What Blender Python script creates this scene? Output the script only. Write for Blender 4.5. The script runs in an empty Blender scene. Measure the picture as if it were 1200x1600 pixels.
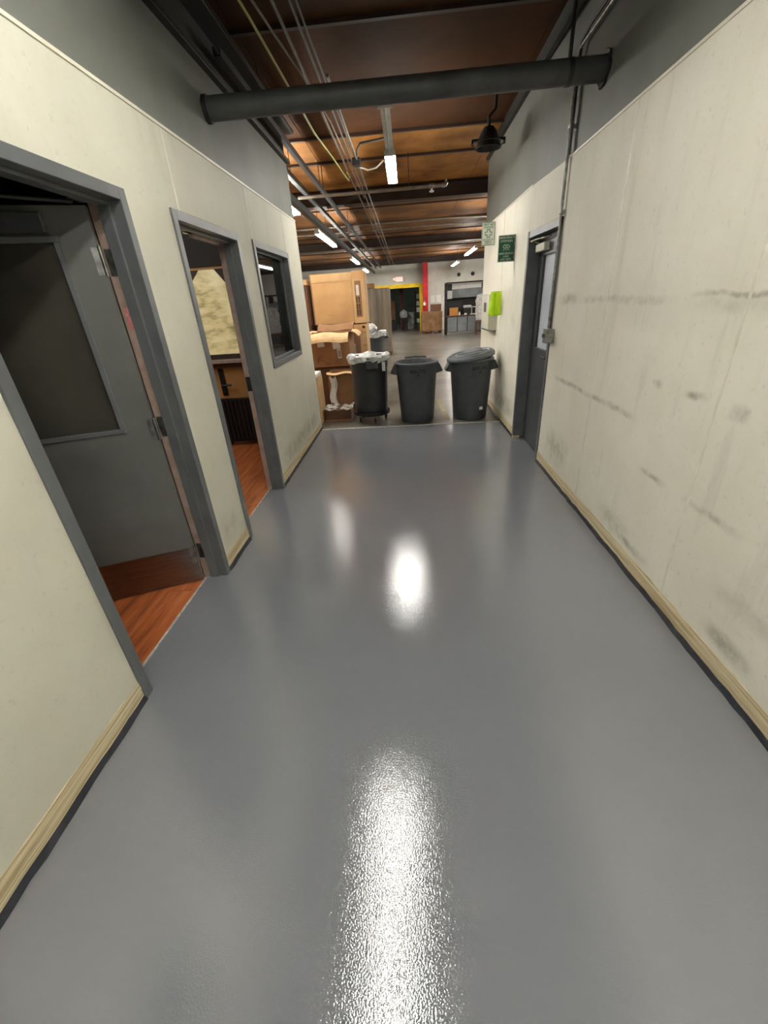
import bpy, math, random
from mathutils import Vector, Matrix
random.seed(11)
S = bpy.context.scene
C = S.collection
R = math.radians
PI = math.pi

# ------------------------------------------------------------------ camera
cam_d = bpy.data.cameras.new('camera')
cam = bpy.data.objects.new('camera', cam_d)
C.objects.link(cam)
S.camera = cam
F_PX = 644.0
cam_d.sensor_fit = 'HORIZONTAL'
cam_d.sensor_width = 36.0
cam_d.lens = 36.0 * F_PX / 1200.0
cam_d.clip_start = 0.02
cam_d.clip_end = 200
d1 = Vector((634 - 600, 469 - 800, F_PX)).normalized()      # world +Y seen from the camera (x right, y down, z forward)
dv = Vector((687 - 600, 2062 - 800, F_PX)).normalized()     # world -Z
dv = (dv - d1 * d1.dot(dv)).normalized()
dr = -d1.cross(dv)
if dr.x < 0:
    dr = -dr
rows = (dr, d1, -dv)
rot = Matrix([[r.x, -r.y, -r.z] for r in rows])
cam.matrix_world = Matrix.Translation((0, 0, 1.55)) @ rot.to_4x4()

# ------------------------------------------------------------------ world, exposure
W = bpy.data.worlds.new('world')
S.world = W
W.use_nodes = True
W.node_tree.nodes['Background'].inputs[0].default_value = (0.8, 0.85, 0.9, 1)
W.node_tree.nodes['Background'].inputs[1].default_value = 0.02
S.view_settings.view_transform = 'Standard'
S.view_settings.look = 'None'
S.view_settings.gamma = 1
S.view_settings.use_curve_mapping = False
S.view_settings.exposure = 1.85
TUBE = 26.0                                                  # strength of every lit fluorescent tube
try:
    S.cycles.use_denoising = True
    S.cycles.max_bounces = 8
    S.cycles.diffuse_bounces = 5
    S.cycles.glossy_bounces = 4
    S.cycles.transparent_max_bounces = 8
    S.cycles.sample_clamp_indirect = 6
except Exception:
    pass

# ------------------------------------------------------------------ materials
def srgb(r, g, b):
    def f(c):
        c /= 255.0
        return c / 12.92 if c <= .04045 else ((c + .055) / 1.055) ** 2.4
    return (f(r), f(g), f(b), 1)

class NT:
    def __init__(self, name):
        self.m = bpy.data.materials.new(name)
        self.m.use_nodes = True
        self.t = self.m.node_tree
        self.b = self.t.nodes['Principled BSDF']
        self.out = self.t.nodes['Material Output']
    def n(self, kind, **kw):
        nd = self.t.nodes.new(kind)
        for k, v in kw.items():
            setattr(nd, k, v)
        return nd
    def l(self, a, b):
        self.t.links.new(a, b)
    def coord(self, which='Object', scale=None):
        if which == 'World':
            o = self.n('ShaderNodeNewGeometry').outputs['Position']
        else:
            o = self.n('ShaderNodeTexCoord').outputs[which]
        if scale:
            mp = self.n('ShaderNodeMapping')
            mp.inputs['Scale'].default_value = scale
            self.l(o, mp.inputs['Vector'])
            o = mp.outputs[0]
        return o
    def noise(self, vec, scale, detail=4, rough=.55):
        nd = self.n('ShaderNodeTexNoise')
        nd.inputs['Scale'].default_value = scale
        nd.inputs['Detail'].default_value = detail
        nd.inputs['Roughness'].default_value = rough
        if vec is not None:
            self.l(vec, nd.inputs['Vector'])
        return nd.outputs['Fac']
    def ramp(self, fac, stops):
        nd = self.n('ShaderNodeValToRGB')
        el = nd.color_ramp.elements
        el[0].position, el[0].color = stops[0][0], stops[0][1]
        el[1].position, el[1].color = stops[-1][0], stops[-1][1]
        for p, c in stops[1:-1]:
            e = el.new(p)
            e.color = c
        self.l(fac, nd.inputs[0])
        return nd.outputs[0]
    def mix(self, fac, a, b, mode='MIX'):
        nd = self.n('ShaderNodeMix', data_type='RGBA', blend_type=mode)
        for s, v in ((nd.inputs[0], fac), (nd.inputs[6], a), (nd.inputs[7], b)):
            if hasattr(v, 'links'):
                self.l(v, s)
            else:
                s.default_value = v
        return nd.outputs[2]
    def math(self, op, a, b=None, clamp=False):
        nd = self.n('ShaderNodeMath', operation=op, use_clamp=clamp)
        for s, v in ((nd.inputs[0], a), (nd.inputs[1], b)):
            if v is None:
                continue
            if hasattr(v, 'links'):
                self.l(v, s)
            else:
                s.default_value = v
        return nd.outputs[0]
    def smooth(self, v, a, b):
        nd = self.n('ShaderNodeMapRange', interpolation_type='SMOOTHSTEP')
        self.l(v, nd.inputs[0])
        nd.inputs[1].default_value = a
        nd.inputs[2].default_value = b
        return nd.outputs[0]
    def bump(self, h, strength=.3, dist=.01):
        nd = self.n('ShaderNodeBump')
        nd.inputs['Strength'].default_value = strength
        nd.inputs['Distance'].default_value = dist
        self.l(h, nd.inputs['Height'])
        self.l(nd.outputs[0], self.b.inputs['Normal'])

def mat(name, col, rough=.5, metal=0., col2=None, scale=6., stretch=None, lo=.35, hi=.7, bump=0., bscale=60., spec=.5, world=False, detail=5):
    t = NT(name)
    t.b.inputs['Roughness'].default_value = rough
    t.b.inputs['Metallic'].default_value = metal
    t.b.inputs['Specular IOR Level'].default_value = spec
    t.b.inputs['Base Color'].default_value = col
    v = t.coord('World' if world else 'Object', stretch)
    if col2 is None:
        col2 = (col[0] * .8, col[1] * .8, col[2] * .8, 1)
    t.l(t.ramp(t.noise(v, scale, detail), [(lo, col), (hi, col2)]), t.b.inputs['Base Color'])
    if bump:
        t.bump(t.noise(v, bscale, 3), bump, .01)
    return t.m

def emitter(name, col, strength):
    t = NT(name)
    t.b.inputs['Base Color'].default_value = (.8, .8, .8, 1)
    t.b.inputs['Emission Color'].default_value = col
    t.b.inputs['Emission Strength'].default_value = strength
    return t.m

def panel_material(name, col, col2, dirt, scuffs, blobs=()):
    """painted wall sheet: mottled paint, drip dirt and scuff marks given as (y0, y1, z0, z1, strength)"""
    t = NT(name)
    pos = t.coord('World')
    sp = t.n('ShaderNodeSeparateXYZ')
    t.l(pos, sp.inputs[0])
    y, z = sp.outputs[1], sp.outputs[2]
    c = t.ramp(t.noise(pos, 2.2, 6), [(.3, col), (.72, col2)])
    c = t.mix(t.math('MULTIPLY', t.smooth(t.noise(pos, 38, 6, .7), .56, .78), .35), c, dirt)
    mp = t.n('ShaderNodeMapping')
    mp.inputs['Scale'].default_value = (5, 5, .7)
    t.l(pos, mp.inputs[0])
    drip = t.smooth(t.noise(mp.outputs[0], 1.6, 6, .6), .56, .74)
    c = t.mix(t.math('MULTIPLY', drip, .15), c, dirt)
    grain = t.smooth(t.noise(pos, 11, 6, .65), .36, .64)
    nz = t.n('ShaderNodeTexNoise')
    nz.inputs['Scale'].default_value = 7
    nz.inputs['Detail'].default_value = 4
    t.l(pos, nz.inputs['Vector'])
    sb = t.n('ShaderNodeVectorMath', operation='SUBTRACT'); sb.inputs[1].default_value = (.5, .5, .5)
    t.l(nz.outputs['Color'], sb.inputs[0])
    sl = t.n('ShaderNodeVectorMath', operation='SCALE'); sl.inputs['Scale'].default_value = .05
    t.l(sb.outputs[0], sl.inputs[0])
    ad = t.n('ShaderNodeVectorMath', operation='ADD')
    t.l(pos, ad.inputs[0]); t.l(sl.outputs[0], ad.inputs[1])
    sp = t.n('ShaderNodeSeparateXYZ')
    t.l(ad.outputs[0], sp.inputs[0])
    y, z = sp.outputs[1], sp.outputs[2]
    total = None
    for (y0, y1, z0, z1, s) in scuffs:
        ey, ez = min(.35, (y1 - y0) * .45), (z1 - z0) * .48
        a = t.math('MULTIPLY', t.smooth(y, y0, y0 + ey), t.smooth(y, y1, y1 - ey))
        b = t.math('MULTIPLY', t.smooth(z, z0, z0 + ez), t.smooth(z, z1, z1 - ez))
        k = t.math('MULTIPLY', t.math('MULTIPLY', a, b), s)
        total = k if total is None else t.math('MAXIMUM', total, k)
    if total is not None:
        k = t.math('MULTIPLY', total, t.math('ADD', t.math('MULTIPLY', grain, .7), .3), True)
        c = t.mix(k, c, dirt)
    t.l(c, t.b.inputs['Base Color'])
    t.b.inputs['Roughness'].default_value = .55
    t.b.inputs['Specular IOR Level'].default_value = .3
    t.bump(t.noise(pos, 160, 2), .10, .004)
    return t.m

MT = {}
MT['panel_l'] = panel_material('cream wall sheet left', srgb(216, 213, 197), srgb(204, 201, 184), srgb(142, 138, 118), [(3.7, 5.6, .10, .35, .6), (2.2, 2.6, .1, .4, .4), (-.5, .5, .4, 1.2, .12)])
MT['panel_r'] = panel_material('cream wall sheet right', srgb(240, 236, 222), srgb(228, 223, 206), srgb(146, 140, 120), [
    (3.45, 4.04, 1.42, 1.54, .62), (2.2, 3.6, 1.44, 1.51, .38), (1.2, 2.25, 1.475, 1.512, .75), (1.2, 2.25, 1.40, 1.512, .32),
    (2.3, 3.95, .84, .90, .58), (1.85, 2.05, 1.06, 1.12, .8), (2.2, 2.32, 1.05, 1.11, .5), (1.6, 1.74, 1.03, 1.12, .75),
    (1.95, 2.28, .60, .65, .65), (1.4, 1.9, .605, .66, .5), (3.2, 4.0, .1, .5, .55), (2.1, 2.7, .1, .3, .45), (1.15, 1.55, .12, .24, .8),
    (1.0, 1.6, .3, .45, .3), (1.9, 2.6, .12, .2, .7), (4.9, 7.5, .1, .45, .6), (5.5, 6.3, .5, .9, .4), (5.2, 5.5, 1.1, 1.4, .35)])
MT['paint_grey'] = mat('grey upper wall paint', srgb(118, 120, 113), .55, col2=srgb(104, 106, 99), scale=1.7, bump=.08, bscale=90, world=True)
MT['frame'] = mat('dark grey frame enamel', srgb(104, 107, 109), .35, col2=srgb(90, 92, 94), scale=5, bump=.03, bscale=120)
MT['leaf'] = mat('dark grey door enamel', srgb(104, 105, 101), .42, col2=srgb(90, 91, 87), scale=3)
MT['leaf_dark'] = mat('charcoal door enamel', srgb(66, 68, 72), .38, col2=srgb(84, 84, 84), scale=4, lo=.55, hi=.9)
MT['bare'] = mat('bare pinkish primer', srgb(172, 150, 138), .6, col2=srgb(150, 126, 114), scale=14)
MT['rawbase'] = mat('torn base adhesive', srgb(228, 217, 182), .75, col2=srgb(182, 156, 110), scale=4, stretch=(1, .35, 26), lo=.38, hi=.66, bump=.5, bscale=20)
MT['cove'] = mat('charcoal cove edge', srgb(52, 55, 64), .35, col2=srgb(38, 40, 46), scale=20, bump=.4, bscale=40)
MT['strip'] = mat('cream joint strip', srgb(236, 231, 216), .4, col2=srgb(218, 212, 194), scale=10)
MT['white_line'] = mat('white caulk', srgb(214, 212, 204), .6, col2=srgb(150, 148, 142), scale=30)
MT['steel'] = mat('galvanised steel', srgb(168, 168, 164), .38, 1., col2=srgb(110, 110, 108), scale=25)
MT['chrome'] = mat('worn chrome', srgb(205, 205, 200), .25, 1., col2=srgb(150, 150, 145), scale=25)
MT['darksteel'] = mat('dark painted steel', srgb(36, 34, 33), .5, col2=srgb(25, 23, 22), scale=5)
MT['beam'] = mat('dark beam paint', srgb(32, 30, 27), .6, col2=srgb(22, 20, 18), scale=3)
MT['pipe'] = mat('dark grey pipe paint', srgb(70, 72, 72), .5, col2=srgb(52, 53, 52), scale=5, bump=.06, bscale=70)
MT['black'] = mat('black plastic', srgb(22, 22, 23), .45)
MT['white'] = mat('white enamel', srgb(226, 226, 222), .4, col2=srgb(206, 206, 200), scale=8)
MT['paper'] = mat('white paper', srgb(232, 231, 226), .7, col2=srgb(212, 210, 205), scale=30)
MT['kick'] = mat('brushed bronze plate', srgb(140, 132, 126), .3, 1., col2=srgb(124, 114, 108), scale=8, stretch=(1, 1, 10))
MT['ceil'] = mat('brown ceiling board', srgb(146, 100, 54), .6, col2=srgb(78, 48, 26), scale=1.1, lo=.3, hi=.68, bump=.25, bscale=14, world=True, spec=.15)
MT['ceil_dark'] = mat('dark stained ceiling board', srgb(84, 54, 32), .7, col2=srgb(54, 34, 20), scale=1.1, lo=.3, hi=.68, bump=.25, bscale=14, world=True, spec=.1)  # darkened copy of the brown board, shade painted in
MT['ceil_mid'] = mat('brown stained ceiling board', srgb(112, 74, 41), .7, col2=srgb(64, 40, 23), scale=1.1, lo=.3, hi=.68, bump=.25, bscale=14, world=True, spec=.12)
MT['ceil_gold'] = mat('honey stained ceiling board', srgb(186, 132, 70), .65, col2=srgb(112, 72, 36), scale=1.6, lo=.34, hi=.7, bump=.25, bscale=14, world=True, spec=.15)  # brightened copy of the brown board, lamp light painted in
MT['joist'] = mat('dark brown joist', srgb(58, 38, 26), .6, col2=srgb(38, 25, 18), scale=4)
MT['conc'] = mat('worn concrete', srgb(126, 121, 110), .3, col2=srgb(80, 76, 68), scale=1.3, lo=.35, hi=.66, bump=.12, bscale=18, world=True, detail=8)
MT['block'] = mat('pale grey block wall', srgb(204, 202, 192), .6, col2=srgb(180, 178, 168), scale=1.2, world=True)
MT['darkroom'] = mat('brown room paint', srgb(70, 56, 44), .7, col2=srgb(52, 42, 34), scale=2)
MT['tan'] = mat('tan wall paint', srgb(190, 138, 78), .5, col2=srgb(160, 112, 62), scale=3)
MT['yellow'] = mat('safety yellow paint', srgb(236, 200, 10), .45, col2=srgb(214, 176, 10), scale=6)
MT['red'] = mat('red column paint', srgb(186, 20, 34), .45, col2=srgb(150, 14, 26), scale=6)
MT['green'] = mat('grey green paint', srgb(112, 126, 116), .6, col2=srgb(92, 106, 96), scale=3)
MT['bin_grey'] = mat('grey bin plastic', srgb(78, 82, 87), .48, col2=srgb(66, 69, 73), scale=7, bump=.04, bscale=90)
MT['bin_lid'] = mat('lid grey plastic', srgb(106, 112, 118), .38, col2=srgb(88, 93, 98), scale=7)
MT['bin_black'] = mat('black bin plastic', srgb(46, 48, 50), .42, col2=srgb(36, 37, 38), scale=7)
MT['ink'] = mat('black print', srgb(18, 18, 20), .6)
MT['kraft'] = mat('kraft cardboard', srgb(208, 166, 114), .75, col2=srgb(192, 148, 98), scale=3)
MT['kraft2'] = mat('pale cardboard', srgb(214, 178, 128), .75, col2=srgb(196, 158, 110), scale=4)
MT['kraft3'] = mat('brown cardboard', srgb(154, 114, 76), .75, col2=srgb(132, 94, 62), scale=4)
MT['kraft4'] = mat('dark brown cardboard', srgb(104, 70, 46), .7, col2=srgb(84, 56, 38), scale=5)
MT['kraft5'] = mat('faded cardboard flap', srgb(218, 188, 142), .75, col2=srgb(196, 164, 118), scale=9)
MT['tape'] = mat('brown packing tape', srgb(176, 126, 76), .3, col2=srgb(160, 112, 66), scale=6)
MT['sign_green'] = mat('green sign face', srgb(0, 96, 62), .4, col2=srgb(0, 84, 54), scale=6)
MT['sign_white'] = mat('white sign face', srgb(216, 220, 206), .4, col2=srgb(200, 206, 192), scale=6)
MT['box_cream'] = mat('cream box enamel', srgb(214, 212, 196), .45, col2=srgb(198, 196, 178), scale=6)
MT['grey_lam'] = mat('grey laminate', srgb(132, 136, 138), .45, col2=srgb(116, 120, 122), scale=4)
MT['pink'] = mat('pink label', srgb(206, 120, 122), .55, col2=srgb(214, 150, 148), scale=60, lo=.5, hi=.56)
MT['dull'] = mat('dull galvanised conduit', srgb(112, 106, 98), .45, .4, col2=srgb(84, 78, 70), scale=9)
MT['dullpipe'] = mat('dusty grey pipe', srgb(122, 113, 100), .6, col2=srgb(96, 88, 76), scale=9)
MT['tube_off'] = mat('unlit tube glass', srgb(206, 206, 196), .2)
MT['cable_y'] = mat('yellow green cable', srgb(150, 148, 66), .5)
MT['cable_w'] = mat('pale cable', srgb(176, 170, 156), .5)
MT['wrapbrown'] = mat('wrapped grey brown cardboard', srgb(128, 116, 100), .3, col2=srgb(92, 84, 72), scale=2, stretch=(4, 4, .4), lo=.35, hi=.65)
MT['wrapcarton'] = mat('wrapped brown carton', srgb(132, 96, 62), .3, col2=srgb(166, 134, 100), scale=3, stretch=(1, 1, 1.2), lo=.5, hi=.72)
MT['amber'] = mat('small orange carton', srgb(206, 140, 70), .6)
MT['lit'] = emitter('lit fluorescent tube', (1.0, .975, .91, 1), TUBE)
MT['lit_soft'] = emitter('aged fluorescent tube', (1.0, .975, .91, 1), TUBE * .44)
MT['lit_high'] = emitter('high output fluorescent tube', (1.0, .975, .91, 1), TUBE * 1.5)
MT['exitlit'] = emitter('lit exit sign face', (1.0, .42, .28, 1), .16)
MT['exitred'] = emitter('lit exit letters', (1.0, .10, .04, 1), .35)

def hall_floor():
    t = NT('grey epoxy floor')
    v = t.coord('World')
    t.l(t.ramp(t.noise(v, .8, 4), [(.3, srgb(130, 133, 140)), (.7, srgb(124, 127, 134))]), t.b.inputs['Base Color'])
    t.b.inputs['Roughness'].default_value = .055
    t.b.inputs['Specular IOR Level'].default_value = 1.0
    t.b.inputs['IOR'].default_value = 1.6
    h = t.math('ADD', t.noise(v, 190, 1, .5), t.math('MULTIPLY', t.noise(v, 34, 2), .5))
    t.bump(h, .13, .004)
    return t.m
MT['epoxy'] = hall_floor()

def plank_mat():
    t = NT('red brown laminate')
    v = t.coord('Object', (9, .9, 1))
    oi = t.n('ShaderNodeObjectInfo').outputs['Random']
    add = t.n('ShaderNodeVectorMath', operation='ADD')
    cmb = t.n('ShaderNodeCombineXYZ')
    t.l(t.math('MULTIPLY', oi, 40.), cmb.inputs[0])
    t.l(v, add.inputs[0]); t.l(cmb.outputs[0], add.inputs[1])
    c = t.ramp(t.noise(add.outputs[0], 2.2, 7, .62), [(.3, srgb(124, 62, 34)), (.5, srgb(186, 102, 56)), (.7, srgb(212, 134, 84))])
    t.l(c, t.b.inputs['Base Color'])
    t.b.inputs['Roughness'].default_value = .3
    return t.m
MT['plank'] = plank_mat()

def see_through_mat(name, col, rough, clear, col2=None, scale=8., stretch=None):
    """dusty sheet or pane: a share of the surface scatters, the rest lets light straight through"""
    t = NT(name)
    t.b.inputs['Roughness'].default_value = rough
    v = t.coord('Object', stretch)
    n = t.noise(v, scale, 5, .6)
    t.l(t.ramp(n, [(.35, col), (.7, col2 or col)]), t.b.inputs['Base Color'])
    tr = t.n('ShaderNodeBsdfTransparent')
    mx = t.n('ShaderNodeMixShader')
    k = t.math('ADD', t.math('MULTIPLY', t.smooth(n, .35, .7), -.25), clear, True)
    t.l(k, mx.inputs[0])
    t.l(t.b.outputs[0], mx.inputs[1]); t.l(tr.outputs[0], mx.inputs[2])
    t.l(mx.outputs[0], t.out.inputs[0])
    return t.m
MT['film'] = see_through_mat('clear plastic film', srgb(214, 212, 206), .2, .55, srgb(236, 234, 230), 14)
MT['liner'] = see_through_mat('white bin liner', srgb(206, 208, 208), .25, .28, srgb(232, 232, 230), 16)
MT['dustglass'] = mat('dusty dark door glass', srgb(58, 57, 50), .16, col2=srgb(78, 76, 67), scale=1.8, detail=3)

def window_glass():
    t = NT('window glass')
    t.b.inputs['Base Color'].default_value = (.55, .58, .56, 1)
    t.b.inputs['Roughness'].default_value = .02
    tr = t.n('ShaderNodeBsdfTransparent')
    tr.inputs[0].default_value = (.82, .85, .83, 1)
    gl = t.n('ShaderNodeBsdfGlossy')
    gl.inputs['Roughness'].default_value = .02
    fr = t.n('ShaderNodeFresnel')
    fr.inputs[0].default_value = 1.5
    mx = t.n('ShaderNodeMixShader')
    t.l(fr.outputs[0], mx.inputs[0]); t.l(tr.outputs[0], mx.inputs[1]); t.l(gl.outputs[0], mx.inputs[2])
    t.l(mx.outputs[0], t.out.inputs[0])
    return t.m
MT['glass'] = window_glass()
MT['frost'] = mat('frosted white glass', srgb(206, 212, 224), .3, col2=srgb(190, 198, 212), scale=5)

def light_patch():
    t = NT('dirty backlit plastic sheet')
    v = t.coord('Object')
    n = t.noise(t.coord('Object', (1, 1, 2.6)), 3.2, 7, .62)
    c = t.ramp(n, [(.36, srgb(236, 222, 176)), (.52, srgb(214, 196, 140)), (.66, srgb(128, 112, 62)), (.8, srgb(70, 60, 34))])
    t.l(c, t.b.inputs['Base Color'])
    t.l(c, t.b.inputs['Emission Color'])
    t.b.inputs['Emission Strength'].default_value = .10  # glow painted in as light on the wall, not a lamp
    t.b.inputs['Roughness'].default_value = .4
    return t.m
MT['litsheet'] = light_patch()
MT['vest'] = mat('fluorescent yellow green', srgb(204, 240, 20), .5, col2=srgb(170, 214, 10), scale=10)

# ------------------------------------------------------------------ mesh helpers
class MB:
    def __init__(self):
        self.v, self.f = [], []
    def add(self, vs, fs):
        k = len(self.v)
        self.v += [tuple(p) for p in vs]
        self.f += [tuple(k + i for i in q) for q in fs]
        return self
    def box(self, x0, x1, y0, y1, z0, z1):
        x0, x1 = min(x0, x1), max(x0, x1); y0, y1 = min(y0, y1), max(y0, y1); z0, z1 = min(z0, z1), max(z0, z1)
        return self.add([(x0, y0, z0), (x1, y0, z0), (x1, y1, z0), (x0, y1, z0), (x0, y0, z1), (x1, y0, z1), (x1, y1, z1), (x0, y1, z1)],
                        [(3, 2, 1, 0), (4, 5, 6, 7), (0, 1, 5, 4), (1, 2, 6, 5), (2, 3, 7, 6), (3, 0, 4, 7)])
    def tube(self, pts, r, n=10, caps=True):
        pts = [Vector(p) for p in pts]
        rs = r if isinstance(r, (list, tuple)) else [r] * len(pts)
        rings = []
        up = None
        for i, p in enumerate(pts):
            d = (pts[min(i + 1, len(pts) - 1)] - pts[max(i - 1, 0)]).normalized()
            if up is None:
                up = Vector((0, 0, 1)) if abs(d.z) < .9 else Vector((1, 0, 0))
            a = d.cross(up).normalized()
            b = d.cross(a).normalized()
            up = -b if False else up
            rings.append([p + (a * math.cos(2 * PI * j / n) + b * math.sin(2 * PI * j / n)) * rs[i] for j in range(n)])
        vs = [q for ring in rings for q in ring]
        fs = []
        for i in range(len(rings) - 1):
            for j in range(n):
                fs.append((i * n + j, (i + 1) * n + j, (i + 1) * n + (j + 1) % n, i * n + (j + 1) % n))
        if caps:
            fs.append(tuple(range(n)))
            fs.append(tuple((len(rings) - 1) * n + j for j in range(n - 1, -1, -1)))
        return self.add(vs, fs)
    def lathe(self, prof, n=40, c=(0, 0, 0), wob=None):
        vs, fs = [], []
        for i, (r, z) in enumerate(prof):
            for j in range(n):
                a = 2 * PI * j / n
                rr, zz = (r, z) if wob is None else wob(i, a, r, z)
                vs.append((c[0] + rr * math.cos(a), c[1] + rr * math.sin(a), c[2] + zz))
        for i in range(len(prof) - 1):
            for j in range(n):
                fs.append((i * n + j, i * n + (j + 1) % n, (i + 1) * n + (j + 1) % n, (i + 1) * n + j))
        return self.add(vs, fs)
    def prism(self, poly, axis, a, b):
        """2D polygon pushed along one axis from a to b"""
        def P(u, v, w):
            return {'x': (w, u, v), 'y': (u, w, v), 'z': (u, v, w)}[axis]
        n = len(poly)
        vs = [P(u, v, a) for u, v in poly] + [P(u, v, b) for u, v in poly]
        fs = [tuple(range(n - 1, -1, -1)), tuple(range(n, 2 * n))]
        fs += [(i, (i + 1) % n, n + (i + 1) % n, n + i) for i in range(n)]
        return self.add(vs, fs)
    def grid(self, fn, nu, nv, thick=None):
        vs = [fn(i / nu, j / nv) for j in range(nv + 1) for i in range(nu + 1)]
        fs = [(j * (nu + 1) + i, j * (nu + 1) + i + 1, (j + 1) * (nu + 1) + i + 1, (j + 1) * (nu + 1) + i) for j in range(nv) for i in range(nu)]
        return self.add(vs, fs)
    def mesh(self, name, m, smooth=False):
        me = bpy.data.meshes.new(name)
        me.from_pydata(self.v, [], self.f)
        me.validate()
        import bmesh
        bm = bmesh.new(); bm.from_mesh(me)
        bmesh.ops.recalc_face_normals(bm, faces=bm.faces)
        bm.to_mesh(me); bm.free()
        if smooth:
            me.polygons.foreach_set('use_smooth', [True] * len(me.polygons))
            me.set_sharp_from_angle(angle=R(35))
        me.materials.append(MT[m] if isinstance(m, str) else m)
        return me

def obj(name, mb, m, parent=None, loc=None, rot=None, bevel=0., smooth=False, solid=0.):
    me = mb if isinstance(mb, bpy.types.Mesh) else mb.mesh(name, m, smooth)
    o = bpy.data.objects.new(name, me)
    C.objects.link(o)
    if parent is not None:
        o.parent = parent
    if loc is not None:
        o.location = loc
    if rot is not None:
        o.rotation_euler = rot
    if solid:
        md = o.modifiers.new('solid', 'SOLIDIFY'); md.thickness = solid; md.offset = 0
    if bevel:
        md = o.modifiers.new('bevel', 'BEVEL'); md.width = bevel; md.segments = 2; md.limit_method = 'ANGLE'
    return o

def tag(o, label, cat, group=None, kind=None):
    o['label'] = label
    o['category'] = cat
    if group:
        o['group'] = group
    if kind:
        o['kind'] = kind
    return o

def empty(name, loc=(0, 0, 0), rz=0.):
    o = bpy.data.objects.new(name, None)
    C.objects.link(o)
    o.location = loc
    o.rotation_euler = (0, 0, rz)
    o.empty_display_size = .1
    return o

def thing(name, label, cat, loc=(0, 0, 0), rz=0., group=None):
    return tag(empty(name, loc, rz), label, cat, group)

def struct(name, label, cat, mb=None, m=None, **kw):
    o = empty(name) if mb is None else obj(name, mb, m, **kw)
    return tag(o, label, cat, None, 'structure')

def copy_tree(o, parent=None):
    c = o.copy()
    C.objects.link(c)
    c.parent = parent
    for ch in list(o.children):
        copy_tree(ch, c)
    return c

def text(body, size, m, name, parent, depth=.0008, spacing=1.0, bend=None, xf=None, sx=1.0):
    cu = bpy.data.curves.new('t', 'FONT')
    cu.body = body; cu.size = size; cu.extrude = depth
    cu.align_x = 'CENTER'; cu.align_y = 'CENTER'
    cu.space_character = spacing
    cu.resolution_u = 2
    cu.offset = size * .012
    to = bpy.data.objects.new('t', cu)
    C.objects.link(to)
    me = bpy.data.meshes.new_from_object(to.evaluated_get(bpy.context.evaluated_depsgraph_get()))
    bpy.data.objects.remove(to); bpy.data.curves.remove(cu)
    for v in me.vertices:
        x, y, z = v.co
        x *= sx
        if bend:
            r, a0, zc = bend
            rr = (r(zc + y) if callable(r) else r) + z
            a = a0 + x / rr
            v.co = (rr * math.sin(a), -rr * math.cos(a), zc + y)
        else:
            v.co = (x, -z, y)                     # stands upright and faces -Y
    me.materials.clear()
    me.materials.append(MT[m])
    me.name = name
    o = obj(name, me, None, parent)
    if xf:
        o.location = xf
    return o

XL, XR, XR2 = -1.25, 1.284, 1.235
TH = .135

# ================================================================== SETTING
# floors
fl = struct('floor', 'glossy grey epoxy floor of the corridor', 'floor', MB().box(XL - TH + .012, 1.36, -5, 5.64, -.05, 0), 'epoxy')
fw = struct('floor', 'worn stained concrete floor of the warehouse beyond the corridor', 'floor', MB().box(-9, 9, 5.64, 40, -.06, -.004), 'conc')
mk = MB()
for (a, b, c, d) in ((.50, .58, 5.86, 6.3), (.49, .56, 6.36, 6.8), (.475, .54, 6.86, 7.25)):
    mk.add([(a, c, -.0035), (b, c, -.0035), (b - .01, d, -.0035), (a - .01, d, -.0035)], [(0, 1, 2, 3)])
obj('floor_marking', mk, mat('worn yellow floor paint', srgb(168, 152, 96), .6, col2=srgb(116, 108, 84), scale=14), fw)
struct('trim_1', 'thin white strip where grey epoxy floor meets concrete', 'floor trim', MB().box(XL, 1.225, 5.628, 5.664, -.003, .004), 'white_line')
fr = struct('floor', 'red brown laminate floor inside the side rooms', 'floor', MB().box(-5, XL - TH + .012, -3, 5.6, -.06, -.010), 'joist')
pm = {}
x = XL - TH + .010
row = 0
while x > -3.6:
    y = -.4 - (row * .47) % 1.2
    while y < 5.45:
        ln = 1.215
        y0, y1 = max(y, -.3), min(y + ln, 5.45)
        if y1 - y0 > .15:
            key = round(y1 - y0, 3)
            if key not in pm:
                pm[key] = MB().box(-.0945, .0945, 0, y1 - y0 - .003, -.010, .003).mesh('plank', 'plank')
            obj('plank', pm[key], None, fr, (x - .095, y0, 0))
        y += ln
    x -= .192
    row += 1
struct('trim_2', 'white paint line along the first doorway where wood floor starts', 'floor trim', MB().box(XL - TH + .006, XL - TH + .016, 1.28, 2.2, 0, .006), 'white_line')
struct('trim_3', 'white paint line along the second doorway where wood floor starts', 'floor trim', MB().box(XL - TH + .006, XL - TH + .016, 2.7, 3.61, 0, .006), 'white_line')

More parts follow.
